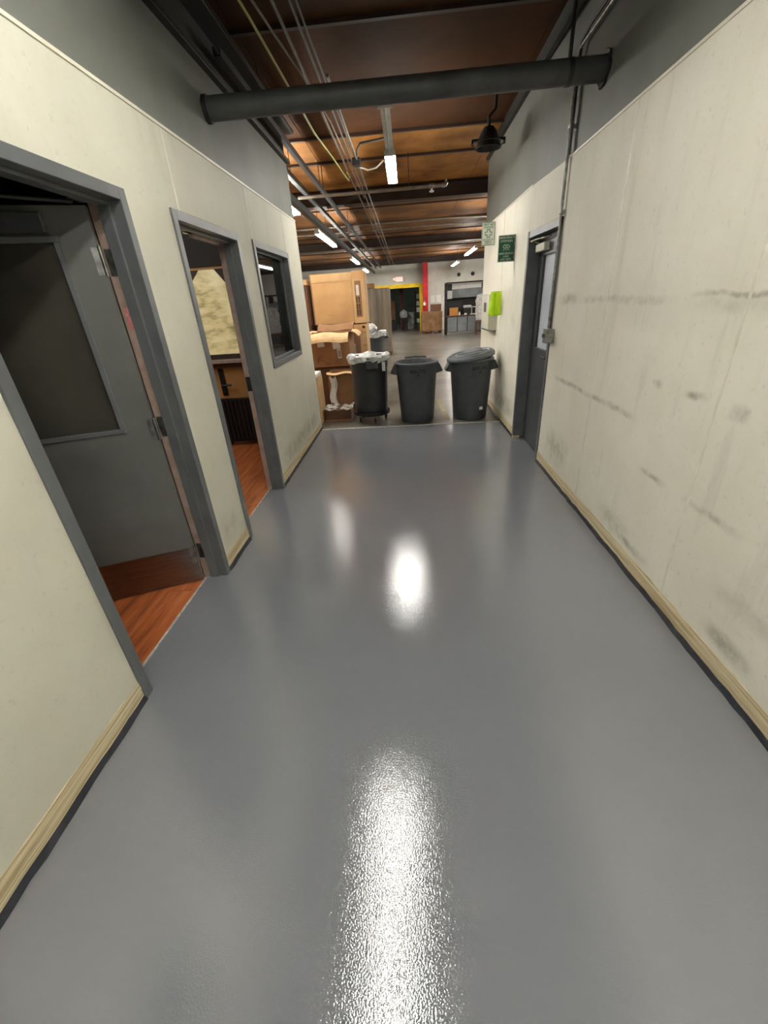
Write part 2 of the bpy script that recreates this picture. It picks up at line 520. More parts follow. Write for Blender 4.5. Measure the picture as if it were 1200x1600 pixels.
# ceiling
ce = struct('ceiling', 'dark brown stained board ceiling over corridor and warehouse', 'ceiling', MB().box(-9, 9, -5, 34, 3.42, 3.5), 'ceil')
jm = MB().box(-9, 9, -.02, .02, -.04, .0).mesh('joist', 'joist')
for y in (-3, -1.2, .6, 2.2, 4.3, 6.6, 7.6, 11.0, 13.1, 15.1, 17.2, 19.4, 21.6, 23.2):
    obj('joist', jm, None, ce, (0, y, 3.42))
bays = [-5, -3, -1.2, .6, 2.2, 4.3, 6.6, 7.6, 9.35, 11.0, 13.1, 15.1, 17.2, 19.4, 21.6, 23.2, 24.5]
for i, (a, b) in enumerate(zip(bays[:-1], bays[1:])):
    mk_ = 'ceil_dark' if b < 7 else 'ceil_gold' if b < 10 else 'ceil'  # near bays darkened, bays by the lamp brightened: light painted into the boards
    for k, xc in enumerate((-7.2, -4.8, -2.4, 0, 2.4, 4.8, 7.2)):
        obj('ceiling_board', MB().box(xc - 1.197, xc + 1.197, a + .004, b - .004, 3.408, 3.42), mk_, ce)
gm = MB().prism([(-.12, .0), (.12, 0), (.12, -.02), (.02, -.03), (.02, -.22), (.12, -.23), (.12, -.25), (-.12, -.25), (-.12, -.23), (-.02, -.22), (-.02, -.03), (-.12, -.02)], 'x', -9, 9).mesh('girder', 'joist')
for y in (9.35, 16.2, 24.2):
    obj('girder', gm, None, ce, (0, y, 3.42))
ce2 = struct('ceiling', 'low dark ceiling of the side rooms', 'ceiling', MB().box(-5, XL - TH, -3, 5.6, 2.6, 2.68), 'darkroom')

# ---- left wall : grey core with cream sheets in front of it
D1 = (1.235, 2.24, 2.07)
D2 = (2.655, 3.655, 2.07)
WN = (3.985, 5.135, 1.056, 2.075)
WH = (-.35, .83, 1.08, 2.075)
YE = 5.72
def wall_with_holes(x0, x1, y0, y1, ztop, holes):
    """boxes around the openings; holes = (ya, yb, za, zb) sorted by y"""
    m = MB()
    y = y0
    for (ya, yb, za, zb) in holes:
        m.box(x0, x1, y, ya, 0, ztop)
        m.box(x0, x1, ya, yb, zb, ztop)
        if za > 0:
            m.box(x0, x1, ya, yb, 0, za)
        y = yb
    m.box(x0, x1, y, y1, 0, ztop)
    return m
e = .01
holesL = [(WH[0] + e, WH[1] - e, WH[2] + e, WH[3] - e), (D1[0] + e, D1[1] - e, 0, D1[2] - e), (D2[0] + e, D2[1] - e, 0, D2[2] - e), (WN[0] + e, WN[1] - e, WN[2] + e, WN[3] - e)]
wl = struct('wall_left', 'left corridor wall, cream sheets below and grey paint above', 'wall', wall_with_holes(XL - TH, XL - .010, -5, YE, 2.97, holesL), 'paint_grey')
ZP = 2.44
def sheet(parent, m, xa, xb, ya, yb, holes, z0=.10):
    mb = MB()
    cuts = sorted({ya, yb} | {min(max(h[k], ya), yb) for h in holes for k in (0, 1)})
    for a, b in zip(cuts[:-1], cuts[1:]):
        if b - a < 1e-4:
            continue
        h = next((h for h in holes if h[0] <= a + 1e-5 and h[1] >= b - 1e-5), None)
        if h is None:
            mb.box(xa, xb, a, b, z0, ZP)
        else:
            mb.box(xa, xb, a, b, h[3], ZP)
            if h[2] > z0:
                mb.box(xa, xb, a, b, z0, h[2])
    if mb.v:
        obj('wall_panel', mb, m, parent)
seamsL = [-3.33, -2.11, -.89, .33, 1.55, 2.77, 4.0, 5.1, YE]
for a, b in zip(seamsL[:-1], seamsL[1:]):
    sheet(wl, 'panel_l', XL - .010, XL, a + .002, b - .002, holesL)
for i, y in enumerate(seamsL[1:-1]):
    z0 = .10
    for h in holesL:
        if h[0] < y < h[1]:
            z0 = h[3] + .012
    obj('joint_strip', MB().box(XL - .002, XL + .0025, y - .007, y + .007, z0, ZP), 'strip', wl)
    if abs(y - 5.1) < .01:
        obj('joint_strip', MB().box(XL - .002, XL + .0025, y - .010, y + .010, .10, WN[2] - .02), 'strip', wl)
obj('top_strip', MB().box(XL - .004, XL + .006, -5, YE, ZP - .006, ZP + .008), 'strip', wl)
obj('corner_strip', MB().box(XL - TH, XL + .004, YE, YE + .004, 0, ZP), 'strip', wl)
# room partitions behind the left wall
struct('wall_room_end', 'tan end wall of the side room seen through second doorway', 'wall', MB().box(-9, XL - TH, 5.5, YE, 0, 2.97), 'tan')
struct('wall_room_side', 'brown far wall of the side rooms', 'wall', MB().box(-4.3, -4.2, -3, 5.5, 0, 2.6), 'darkroom')
struct('wall_room_middle', 'brown partition between the two side rooms', 'wall', MB().box(-4.2, XL - TH - .002, 2.44, 2.5, 0, 2.6), 'darkroom')
struct('wall_back', 'grey wall behind the camera', 'wall', MB().box(-5, 3, -5.1, -5, 0, 3.42), 'paint_grey')

# ---- right wall
YD0, YD1 = 4.075, 4.93
YR = 7.55
m = MB().box(XR + .010, XR + .16, -5, YD0, 0, 3.27)
m.box(XR2 + .010, XR + .16, YD1, YR, 0, 3.27)
m.prism([(XR + .010, YD0), (XR2 + .010, YD1), (XR + .16, YD1), (XR + .16, YD0)], 'z', 2.075, 3.27)
m.box(XR + .16, 9, YR - .15, YR, 0, 3.27)
wr = struct('wall_right', 'right corridor wall, stained cream sheets below and grey paint above', 'wall', m, 'paint_grey')
for a, b in zip([-4.3, -3.08, -1.86, -.64, .58, 1.80, 3.03], [-3.08, -1.86, -.64, .58, 1.80, 3.03, YD0]):
    obj('wall_panel', MB().box(XR, XR + .010, a + .002, b - .002, .10, ZP), 'panel_r', wr)
    if b < 4:
        obj('joint_strip', MB().box(XR - .0025, XR + .002, b - .007, b + .007, .10, ZP), 'strip', wr)
obj('wall_panel', MB().prism([(XR, YD0), (XR2, YD1), (XR2 + .010, YD1), (XR + .010, YD0)], 'z', 2.075, ZP), 'panel_r', wr)
for a, b in ((YD1, 6.15), (6.15, YR)):
    obj('wall_panel', MB().box(XR2, XR2 + .010, a + .002, b - .002, .08, ZP), 'panel_r', wr)
obj('joint_strip', MB().box(XR2 - .0025, XR2 + .002, 6.14, 6.16, .10, ZP), 'strip', wr)
obj('end_panel', MB().box(XR2, XR + .16, YR, YR + .012, 0, ZP), 'panel_r', wr)
obj('top_strip', MB().box(XR - .006, XR + .012, -5, YD0, ZP - .006, ZP + .008), 'strip', wr)
obj('top_strip', MB().box(XR2 - .006, XR2 + .012, YD1, YR, ZP - .006, ZP + .008), 'strip', wr)

# ---- baseboards : bare adhesive strip over a charcoal edge of floor coating
def baseboard(name, label, x, sgn, y0, y1):
    b = struct(name, label, 'baseboard')
    m = MB()
    n = max(2, int((y1 - y0) / .06))
    pts = []
    for i in range(n + 1):
        y = y0 + (y1 - y0) * i / n
        pts.append((y, random.uniform(-.004, .004), random.uniform(-.006, .006)))
    vs = []
    for (y, a, h) in pts:
        vs += [(x, y, .018 + h * .5), (x + sgn * (.008 + a * .5), y, .020 + h * .6), (x + sgn * (.007 + a * .4), y, .060 + h), (x + sgn * .010, y, .066 + h), (x + sgn * (.006 + a * .3), y, .105 + h * .7), (x, y, .110 + h * .6)]
    fs = []
    for i in range(n):
        for k in range(5):
            fs.append((i * 6 + k, (i + 1) * 6 + k, (i + 1) * 6 + k + 1, i * 6 + k + 1))
    fs.append((0, 1, 2, 3, 4, 5)); fs.append(tuple(n * 6 + k for k in (5, 4, 3, 2, 1, 0)))
    m.add(vs, fs)
    obj('adhesive_strip', m, 'rawbase', b)
    c = MB()
    vs, fs = [], []
    for (y, a, h) in pts:
        vs += [(x, y, .001), (x + sgn * (.022 + a), y, .0012), (x + sgn * (.009 + a * .5), y, .024 + h * .5), (x, y, .026 + h * .5)]
    for i in range(n):
        for k in range(3):
            fs.append((i * 4 + k, (i + 1) * 4 + k, (i + 1) * 4 + k + 1, i * 4 + k + 1))
    c.add(vs, fs)
    obj('cove_edge', c, 'cove', b)
XLb, XRb = XL - .004, XR + .004
baseboard('baseboard_left', 'torn cream base strip left of the first doorway', XLb, 1, -5, D1[0])
baseboard('baseboard_left_middle', 'short torn base strip between the two left doorways', XLb, 1, D1[1], D2[0])
baseboard('baseboard_left_far', 'torn base strip under the left wall window', XLb, 1, D2[1], YE)
baseboard('baseboard_right', 'long torn base strip along the near right wall', XRb, -1, -5, YD0)
baseboard('baseboard_right_far', 'torn base strip on right wall beyond the door', XR2 + .004, -1, YD1, YR)

# ---- door frames of the left wall
def left_frame(parent, y0, y1, zt, fw_=.05, name='frame'):
    xa, xb = XL + .012, XL - TH - .012
    m = MB()
    m.box(xa, xb, y0, y0 + fw_, 0, zt)
    m.box(xa, xb, y1 - fw_, y1, 0, zt)
    m.box(xa, xb, y0 + fw_, y1 - fw_, zt - fw_, zt)
    obj(name, m, 'frame', parent, bevel=.003)
    s = MB()                                                      # stop
    xs0, xs1 = XL - .045, XL - .098
    s.box(xs0, xs1, y0 + fw_, y0 + fw_ + .015, 0, zt - fw_)
    s.box(xs0, xs1, y1 - fw_ - .015, y1 - fw_, 0, zt - fw_)
    s.box(xs0, xs1, y0 + fw_ + .015, y1 - fw_ - .015, zt - fw_ - .015, zt - fw_)
    obj('stop', s, 'frame', parent, bevel=.002)
    b = MB().box(xs1, xb + .002, y1 - fw_ - .0015, y1 - fw_, .0, zt - fw_)
    obj('bare_rabbet', b, 'bare', parent)

# door 1 (open into the room)
dr1 = struct('door_1', 'open grey half glazed door with bronze kick plate, nearest on left', 'door')
left_frame(dr1, *D1)
HX, HY = XL - TH - .004, D1[1] - .062
LA = math.atan2(-.20, -.486)                                   # direction of the open leaf
lf = empty('leaf', (HX, HY, .012), LA)
lf.parent = dr1
LW, LH, LT = .90, 1.99, .044
U0, U1, Z0, Z1 = .165, .735, 1.02, 1.86
m = MB().box(.004, U0, 0, LT, 0, LH).box(U1, LW, 0, LT, 0, LH).box(U0, U1, 0, LT, 0, Z0).box(U0, U1, 0, LT, Z1, LH)
obj('leaf_panel', m, 'leaf', lf)
m = MB()
for ya, yb in ((LT, LT + .010), (-.010, 0)):
    m.box(U0 - .02, U1 + .02, ya, yb, Z0 - .02, Z0 + .004)
    m.box(U0 - .02, U1 + .02, ya, yb, Z1 - .004, Z1 + .02)
    m.box(U0 - .02, U0 + .004, ya, yb, Z0 + .004, Z1 - .004)
    m.box(U1 - .004, U1 + .02, ya, yb, Z0 + .004, Z1 - .004)
obj('glazing_bead', m, 'frame', lf, bevel=.003)
obj('glass_pane', MB().box(U0, U1, .018, .024, Z0, Z1), 'dustglass', lf)
obj('kick_plate', MB().box(.012, LW - .012, LT, LT + .002, .004, .245), 'kick', lf)
m = MB().box(.17, .46, LT, LT + .055, LH - .105, LH - .03)
obj('closer_body', m, 'leaf_dark', lf, bevel=.006)
hg = MB()
for z in (.19, 1.0, 1.78):
    hg.tube([(0, LT + .002, z - .06), (0, LT + .002, z + .06)], .008, 10)
    hg.box(.0, .035, LT, LT + .003, z - .055, z + .055)
obj('hinge_knuckle', hg, 'steel', lf)
for z in (.2, 1.01, 1.79):
    obj('hinge_leaf', MB().box(XL - .098, XL - TH - .002, D1[1] - .054, D1[1] - .051, z - .055, z + .055), 'steel', dr1, bevel=.002)
obj('closer_bracket', MB().box(XL - .10, XL - TH + .01, 2.02, 2.12, 2.005, 2.035), 'chrome', dr1, bevel=.006)
obj('closer_arm', MB().tube([(XL - .12, 2.05, 2.00), (XL - .30, 1.78, 1.99), (XL - .43, 2.01, 1.965)], .008, 8), 'darksteel', dr1)
obj('jamb_label', MB().box(XL - .108, XL - .128, D1[1] - .0525, D1[1] - .0513, 1.50, 1.60), 'pink', dr1)

# door 2 (open, leaf swung back against the room side)
dr2 = struct('door_2', 'open doorway with grey frame, second on left, latch plate on jamb', 'door')
left_frame(dr2, *D2)
lf2 = empty('leaf', (XL - TH - .008, D2[0] + .06, .012), R(178))
lf2.parent = dr2
obj('leaf_panel', MB().box(.004, .9, -.044, 0, 0, 1.99), 'leaf', lf2)
obj('lever_handle', MB().tube([(.83, .0, .98), (.83, .06, .98), (.72, .06, .98)], .009, 8), 'darksteel', lf2)
obj('latch_plate', MB().box(XL - .100, XL - TH - .006, D2[1] - .054, D2[1] - .051, .93, 1.05), 'darksteel', dr2, bevel=.002)
obj('closer_bracket', MB().box(XL - .06, XL - .13, 2.95, 3.06, 2.005, 2.03), 'chrome', dr2, bevel=.005)
obj('closer_arm', MB().tube([(XL - .11, 2.98, 2.0), (XL - .20, 2.86, 1.99), (XL - .40, 2.80, 1.98)], .007, 8), 'darksteel', dr2)
obj('closer_track', MB().box(XL - .09, XL - .115, 3.08, 3.5, 1.99, 2.015), 'bare', dr2)

# windows of the left wall
def left_window(name, label, y0, y1, z0, z1):
    w = struct(name, label, 'window')
    k = .052
    xa, xb = XL + .012, XL - TH - .012
    m = MB().box(xa, xb, y0, y0 + k, z0, z1).box(xa, xb, y1 - k, y1, z0, z1).box(xa, xb, y0 + k, y1 - k, z1 - k, z1).box(xa, xb, y0 + k, y1 - k, z0, z0 + k)
    obj('window_frame', m, 'frame', w, bevel=.003)
    m = MB()
    xs0, xs1 = XL - .05, XL - .075
    for a, b in ((xs0, xs1), (XL - .09, XL - .115)):
        m.box(a, b, y0 + k, y0 + k + .016, z0 + k, z1 - k).box(a, b, y1 - k - .016, y1 - k, z0 + k, z1 - k)
        m.box(a, b, y0 + k + .016, y1 - k - .016, z1 - k - .016, z1 - k).box(a, b, y0 + k + .016, y1 - k - .016, z0 + k, z0 + k + .016)
    obj('glazing_bead', m, 'frame', w, bevel=.002)
    obj('window_pane', MB().box(XL - .080, XL - .085, y0 + k, y1 - k, z0 + k, z1 - k), 'glass', w)
    return w
left_window('window_1', 'grey framed interior window in the left wall', *WN)
left_window('window_2', 'grey framed interior window beside the camera, mirrored in floor', *WH)

# door 3 (closed, right wall)
dr3 = struct('door_3', 'closed charcoal door with narrow frosted glass in right wall', 'door')
m = MB()
m.box(XR2 - .012, XR + .13, YD1 - .055, YD1, .03, 2.07)
m.box(XR - .010, XR + .13, YD0, YD0 + .05, 0, 2.07)
m.add([(XR - .010, YD0, 2.015), (XR2 - .012, YD1, 2.015), (XR + .13, YD1, 2.015), (XR + .13, YD0, 2.015), (XR - .010, YD0, 2.07), (XR2 - .012, YD1, 2.07), (XR + .13, YD1, 2.07), (XR + .13, YD0, 2.07)],
      [(3, 2, 1, 0), (4, 5, 6, 7), (0, 1, 5, 4), (1, 2, 6, 5), (2, 3, 7, 6), (3, 0, 4, 7)])
obj('frame', m, 'frame', dr3)
obj('jamb_foot', MB().box(XR2 - .010, XR + .02, YD1 - .05, YD1, 0, .03), 'rawbase', dr3)
xa, xb = XR + .055, XR + .10
ya, yb = YD0 + .052, YD1 - .057
la, lb, lz0, lz1 = ya + .13, yb - .16, 1.03, 1.85
l3 = obj('leaf_panel', MB().box(xa, xb, ya, la, .008, 2.01).box(xa, xb, lb, yb, .008, 2.01).box(xa, xb, la, lb, .008, lz0).box(xa, xb, la, lb, lz1, 2.01), 'leaf_dark', dr3)
obj('glass_pane', MB().box(xa + .018, xa + .024, la, lb, lz0, lz1), 'frost', l3)
m = MB()
m.box(xa - .006, xa, la - .02, lb + .02, lz0 - .02, lz0).box(xa - .006, xa, la - .02, lb + .02, lz1, lz1 + .02).box(xa - .006, xa, la - .02, la, lz0, lz1).box(xa - .006, xa, lb, lb + .02, lz0, lz1)
obj('glazing_bead', m, 'leaf_dark', l3, bevel=.002)
obj('closer_body', MB().box(xa - .055, xa, yb - .32, yb - .04, 1.885, 1.95), 'box_cream', l3, bevel=.006)
obj('closer_arm', MB().tube([(xa - .03, yb - .1, 1.955), (xa - .10, yb - .03, 1.985), (xa - .03, yb - .42, 1.985)], .008, 8), 'chrome', l3)
obj('push_bar', MB().tube([(xa - .001, ya + .06, .98), (xa - .05, ya + .06, .98), (xa - .05, ya + .17, .98)], .010, 8), 'darksteel', l3)

# ================================================================== BIG STEEL AND PIPES OF THE CORRIDOR
bm_ = thing('steel_beam', 'dark steel beam running along the top of the left wall', 'beam', (0, 0, 0))
obj('web', MB().box(XL - .10, XL - .02, -5, YE, 2.97, 3.42), 'beam', bm_)
obj('lower_flange', MB().box(XL - .14, XL + .035, -5, YE, 2.955, 2.985), 'beam', bm_, bevel=.004)
obj('upper_flange', MB().box(XL - .12, XL + .11, -5, YE, 3.20, 3.24), 'darksteel', bm_, bevel=.004)
bm2 = thing('steel_beam', 'dark steel angle along the top of the right wall', 'beam')
obj('angle', MB().box(XR2 + .01, XR + .16, -5, YR, 3.27, 3.42).box(XR2 - .03, XR2 + .01, -5, YR, 3.24, 3.27), 'beam', bm2)

pp = thing('overhead_pipe', 'thick dark grey pipe crossing between the corridor walls overhead', 'pipe', (0, 3.57, 2.745))
obj('pipe_body', MB().tube([(XL - .05, -.045, -.012), (XR + .06, .045, .014)], .064, 28), 'pipe', pp, smooth=True)
obj('wall_collar', MB().tube([(XL - .01, -.043, -.012), (XL + .018, -.042, -.0115)], .073, 28), 'darksteel', pp, smooth=True)
m = MB()
n = 22
vs, fs = [], []
for j in range(n):
    a = 2 * PI * j / n
    r1 = .082 + random.uniform(-.008, .012)
    vs += [(XR - .001, .045 + .060 * math.cos(a), .014 + .060 * math.sin(a)), (XR - .006, .045 + r1 * math.cos(a), .014 + r1 * math.sin(a)), (XR + .02, .045 + r1 * math.cos(a), .014 + r1 * math.sin(a))]
for j in range(n):
    k = (j + 1) % n
    fs += [(j * 3, j * 3 + 1, k * 3 + 1, k * 3), (j * 3 + 1, j * 3 + 2, k * 3 + 2, k * 3 + 1)]
obj('broken_rim', m.add(vs, fs), 'darksteel', pp)
obj('mortar_edge', MB().tube([(XR - .005, .045 + .084 * math.cos(a), .014 + .084 * math.sin(a)) for a in [R(q) for q in range(-60, 75, 15)]], .006, 6), 'white', pp)
obj('strap', MB().tube([(1.05, .037, .011), (1.08, .038, .0115)], .068, 28), 'darksteel', pp, smooth=True)
obj('hanger_rod', MB().tube([(1.065, .038, .08), (1.065, .038, .68)], .012, 8), 'darksteel', pp)

cd = thing('conduit', 'bare steel conduit dropping down the right wall to the box', 'conduit', (XR, 0, 0))
cx = -.022
obj('conduit_run', MB().tube([(cx, 4.085, 1.25), (cx, 4.085, 2.94), (cx, 4.075, 3.0), (cx, 4.03, 3.03), (cx, 3.9, 3.03), (cx, .5, 3.03)], .011, 10), 'steel', cd, smooth=True)
obj('conduit_run', MB().tube([(cx, 4.05, 2.45), (cx, 4.05, 2.95), (cx, 4.04, 3.05), (cx, 3.9, 3.075), (cx, .5, 3.075)], .010, 10), 'pipe', cd, smooth=True)
for z in (2.1, 2.62):
    obj('strap', MB().box(cx - .014, .0, 4.06, 4.11, z - .012, z + .012), 'steel', cd, bevel=.003)
jb = thing('switch_box', 'galvanised electrical box on the right wall by the door', 'electrical box', (XR, 4.03, 1.19))
obj('box_body', MB().box(-.062, 0, -.055, .055, -.055, .055), 'steel', jb, bevel=.004)
obj('cover_plate', MB().box(-.066, -.062, -.058, .058, -.058, .058), 'steel', jb, bevel=.002)
obj('toggle', MB().box(-.084, -.066, .01, .035, -.012, .02), 'steel', jb, bevel=.003)

# ---- fluorescent strip lights
def strip_light(label, x, y, z=2.93, ln=2.4, lit=(True, True), tubes=2, group='fluorescent strip lights', rz=0., ztop=3.42, glow='lit', wings=False, rods=(-.8, .8)):
    """channel housing, two tube bays end to end, lamp holders, two hanging rods"""
    t = thing('strip_light', label, 'light', (x, y, z), rz, group)
    h = ln / 2
    obj('housing', MB().prism([(-.040, .0), (.040, 0), (.040, .03), (.030, .055), (-.030, .055), (-.040, .03)], 'y', -h, h), 'white', t)
    if wings:
        obj('reflector', MB().prism([(-.15, -.028), (-.145, -.028), (-.04, .004), (.04, .004), (.145, -.028), (.15, -.028), (.045, .010), (-.045, .010)], 'y', -h, h), 'white', t)
    for k, on in enumerate(lit):
        a, b = (-h + .02, -.015) if k == 0 else (.015, h - .02)
        if len(lit) == 1:
            a, b = -h + .02, h - .02
        offs = (-.040, .040) if (tubes == 2 and on) else (0,)
        for o in offs:
            obj('tube', MB().tube([(o, a + .02, -.022), (o, b - .02, -.022)], .0165 if on else .010, 12), glow if on else 'tube_off', t)
        for q in (a, b - .014):
            obj('lamp_holder', MB().box(-.058, .058, q, q + .014, -.042, .0), 'white', t, bevel=.003)
    for q in (h * rods[0], h * rods[1]):
        obj('hanger_rod', MB().tube([(0, q, .05), (0, q, ztop - z)], .004, 6), 'darksteel', t)
    return t
strip_light('ceiling strip light in corridor lit only in its far half', -.115, 5.46, 2.93, 2.4, (False, True), rods=(.12, .85))
strip_light('lit strip light directly above the corridor entrance, mirrored in floor', -.27, 1.35, 2.93, 2.4, glow='lit_soft', wings=True)
strip_light('lit strip light behind the camera, outside the picture', .5, -1.7, 2.93, 2.4, wings=True)
strip_light('brightest strip light left of the ceiling channel, over tall cartons', -1.76, 11.2, 2.9, 2.44, glow='lit_high')
strip_light('strip light half hidden by the upper end of left wall', -1.72, 7.05, 2.93, 2.2)
strip_light('middle one of the strip lights in the left row', -1.74, 17.0, 2.9, 2.3, glow='lit_high')
strip_light('farthest strip light of the left row, before far wall', -1.80, 21.9, 2.9, 2.3, glow='lit_high')
strip_light('nearer strip light of the right pair, beside right wall end', 2.25, 16.6, 2.9, 2.44, glow='lit_high')
strip_light('farther strip light of the right pair, above the workstation', 2.30, 22.0, 2.9, 2.44, glow='lit_high')
for (x_, y_, lab) in ((5.6, 10.5, 'nearest strip light far out on the right of the warehouse'), (5.6, 15.5, 'middle strip light far out on the right of the warehouse'), (5.6, 20.5, 'farthest strip light far out on the right of the warehouse'),
                      (-5.2, 9.0, 'nearest strip light far out on the left of the warehouse'), (-5.2, 14.0, 'middle strip light far out on the left of the warehouse'), (-5.2, 19.5, 'farthest strip light far out on the left of the warehouse'), (2.25, 11.0, 'strip light hidden behind the right wall end')):
    strip_light(lab, x_, y_, 2.9, 2.44, glow='lit_high')  # unseen fixtures added to brighten the warehouse

# ---- lines that run along the corridor ceiling
def run(name, label, cat, pts, r, m, group='lines along the ceiling', n=8):
    o = obj(name, MB().tube(pts, r, n), m, smooth=True)
    return tag(o, label, cat, group)
run('conduit', 'pale steel conduit running lengthwise, leftmost of the slim pair', 'conduit', [(-.72, .5, 3.15), (-.72, 9, 3.15), (-.70, 24, 3.15)], .012, 'dull')
run('conduit', 'steel conduit running lengthwise, nearest to the strip light', 'conduit', [(-.555, 4.4, 3.15), (-.555, 9, 3.15), (-.54, 24, 3.15)], .012, 'dull')
run('conduit', 'thin dark conduit between the two pale lengthwise conduits', 'conduit', [(-.617, .5, 3.14), (-.617, 20, 3.14)], .009, 'pipe')
run('cable', 'pale slack cable beside the yellow green cable on ceiling', 'cable', [(-.83, 1.5, 3.16), (-.84, 3.2, 3.13), (-.80, 3.8, 3.15), (-.76, 4.4, 3.18), (-.70, 5.5, 3.2), (-.67, 9, 3.2)], .008, 'dullpipe')
run('cable', 'yellow green cable ending in a curl under the ceiling', 'cable', [(-.95, 1.5, 3.2), (-.93, 2.6, 3.16), (-.90, 3.6, 3.15), (-.88, 4.6, 3.13), (-.86, 5.4, 3.10), (-.80, 6.3, 3.10), (-.76, 6.9, 3.08), (-.72, 7.05, 3.05), (-.70, 7.0, 3.09), (-.73, 6.95, 3.12)], .009, 'cable_y')
run('cable', 'short dark cable lying close to the thin conduit', 'cable', [(-.60, .5, 3.24), (-.61, 4, 3.22), (-.585, 7, 3.2), (-.57, 9.1, 3.2)], .008, 'pipe')
ch = MB()
def channel(label, x, z, y0, y1, w=.06, m='pipe'):
    o = obj('strut_channel', MB().prism([(-w / 2, 0), (w / 2, 0), (w / 2, w), (w / 2 - .008, w), (w / 2 - .008, .008), (-w / 2 + .008, .008), (-w / 2 + .008, w), (-w / 2, w)], 'y', 0, y1 - y0), m, loc=(x, y0, z))
    tag(o, label, 'channel', 'long channels under the ceiling')
    for q in range(1, int(y1 - y0), 3):
        obj('hanger_rod', MB().tube([(0, q, .004), (0, q, 3.42 - z)], .005, 6), 'darksteel', o)
channel('widest dark channel passing right of the bright left light', -1.53, 2.84, YE + .05, 24, .085)
channel('grey channel running parallel, second from the left wall', -1.45, 3.05, YE + .05, 24, .06)
channel('dark channel running lengthwise from behind the big pipe', -1.19, 3.06, 3.75, 24, .05, 'darksteel')

sp = thing('sprinkler_pipe', 'grey crosswise sprinkler pipe with upturned end and one head', 'pipe', (0, 7.52, 3.0))
obj('pipe_body', MB().tube([(-1.55, .02, 0), (.60, .0, 0), (.63, 0, .01), (.64, 0, .04), (.64, 0, .10)], .022, 12), 'dullpipe', sp, smooth=True)
obj('elbow', MB().tube([(.58, 0, 0), (.625, 0, .005), (.64, 0, .03), (.64, 0, .07)], .030, 12), 'steel', sp, smooth=True)
obj('sprinkler_head', MB().tube([(.43, 0, -.02), (.43, 0, -.05), (.43, 0, -.052), (.43, 0, -.07)], [.014, .014, .035, .03], 12), 'white', sp, smooth=True)
obj('tee', MB().tube([(.39, 0, 0), (.47, 0, 0)], .030, 12), 'steel', sp, smooth=True)
for q in (-1.2, .1):
    obj('hanger_rod', MB().tube([(q, 0, .02), (q, 0, .42)], .005, 6), 'darksteel', sp)
for k, (yy, zz, lab) in enumerate(((11.8, 3.2, 'thin pale crosswise pipe just past the girder'), (12.6, 3.18, 'pale crosswise pipe ending behind the first aid sign'), (16.9, 3.2, 'pale crosswise pipe above the tall cartons'))):
    o = obj('cross_pipe', MB().tube([(-4, 0, 0), (1.0, 0, 0), (2.3, .1 + .3 * (k == 0), .02), (4, .1, .02)], .018, 10), 'dullpipe', loc=(0, yy, zz), smooth=True)
    tag(o, lab, 'pipe', 'crosswise pipes under the ceiling')

bl = thing('pendant_horn', 'dark bell shaped fitting hanging from ceiling near the right wall', 'pendant', (.90, 5.55, 2.96))
obj('bell', MB().lathe([(.001, .10), (.05, .10), (.075, .07), (.10, .02), (.125, -.055), (.13, -.07), (.122, -.07), (.09, .01), (.001, .05)], 24), 'darksteel', bl, smooth=True)
obj('guard_ring', MB().tube([(.16 * math.cos(R(a)), .16 * math.sin(R(a)), -.03) for a in range(0, 361, 20)], .006, 6), 'darksteel', bl)
obj('bracket', MB().box(-.17, .17, -.012, .012, -.005, .012).box(-.172, -.15, -.012, .012, -.04, .0).box(.15, .172, -.012, .012, -.04, 0), 'darksteel', bl)
obj('stem', MB().tube([(0, 0, .09), (0, 0, .18), (.06, 0, .24), (.06, 0, .46)], .018, 8), 'darksteel', bl)
# wiring knot and black bent conduit by the strip light
wk = thing('junction_box', 'small dark junction box with wires among the lengthwise conduits', 'electrical box', (-.56, 6.6, 3.13))
obj('box_body', MB().box(-.05, .05, -.05, .05, -.04, .04), 'darksteel', wk, bevel=.006)
obj('bent_conduit', MB().tube([(.0, 0, .03), (.02, -.02, .12), (.06, -.03, .17), (.45, -.05, .20)], .012, 8), 'darksteel', wk, smooth=True)
obj('white_lead', MB().tube([(.03, .1, -.03), (.12, .25, -.03), (.24, .18, -.03), (.34, .1, .02)], .010, 8), 'cable_w', wk, smooth=True)

# ================================================================== WALL ITEMS
def lines(parent, rows, m, y, name='lettering'):
    for (body, size, z, sx) in rows:
        text(body, size, m, name, parent, xf=(0, y, z), sx=sx)
s1 = thing('first_aid_sign', 'white first aid station sign with green cross, at wall end', 'sign', (XR2 - .085, 6.72, 2.276))
s1.scale = (.92, .92, .92)
obj('sign_plate', MB().box(-.105, .085, -.004, .004, -.145, .145), 'sign_white', s1, bevel=.003)
g = MB()
for (a, b, c, d) in ((-.102, .082, .136, .142), (-.102, .082, -.142, -.136), (-.102, -.096, -.136, .136), (.076, .082, -.136, .136)):
    g.box(a, b, -.0052, -.004, c, d)
obj('border', g, 'sign_green', s1)
g = MB()
cxx, w, k, tk = -.010, .022, .052, .008
poly = [(-w, -k), (w, -k), (w, -w), (k, -w), (k, w), (w, w), (w, k), (-w, k), (-w, w), (-k, w), (-k, -w), (-w, -w)]
inn = [(px_ * (1 - tk / max(abs(px_), .01)), pz_ * (1 - tk / max(abs(pz_), .01))) for px_, pz_ in poly]
vs = [(cxx + a, -.0055, b + .005) for a, b in poly] + [(cxx + a, -.0055, b + .005) for a, b in inn]
g.add(vs, [(i, (i + 1) % 12, 12 + (i + 1) % 12, 12 + i) for i in range(12)])
obj('cross', g, 'sign_green', s1, solid=.0012)
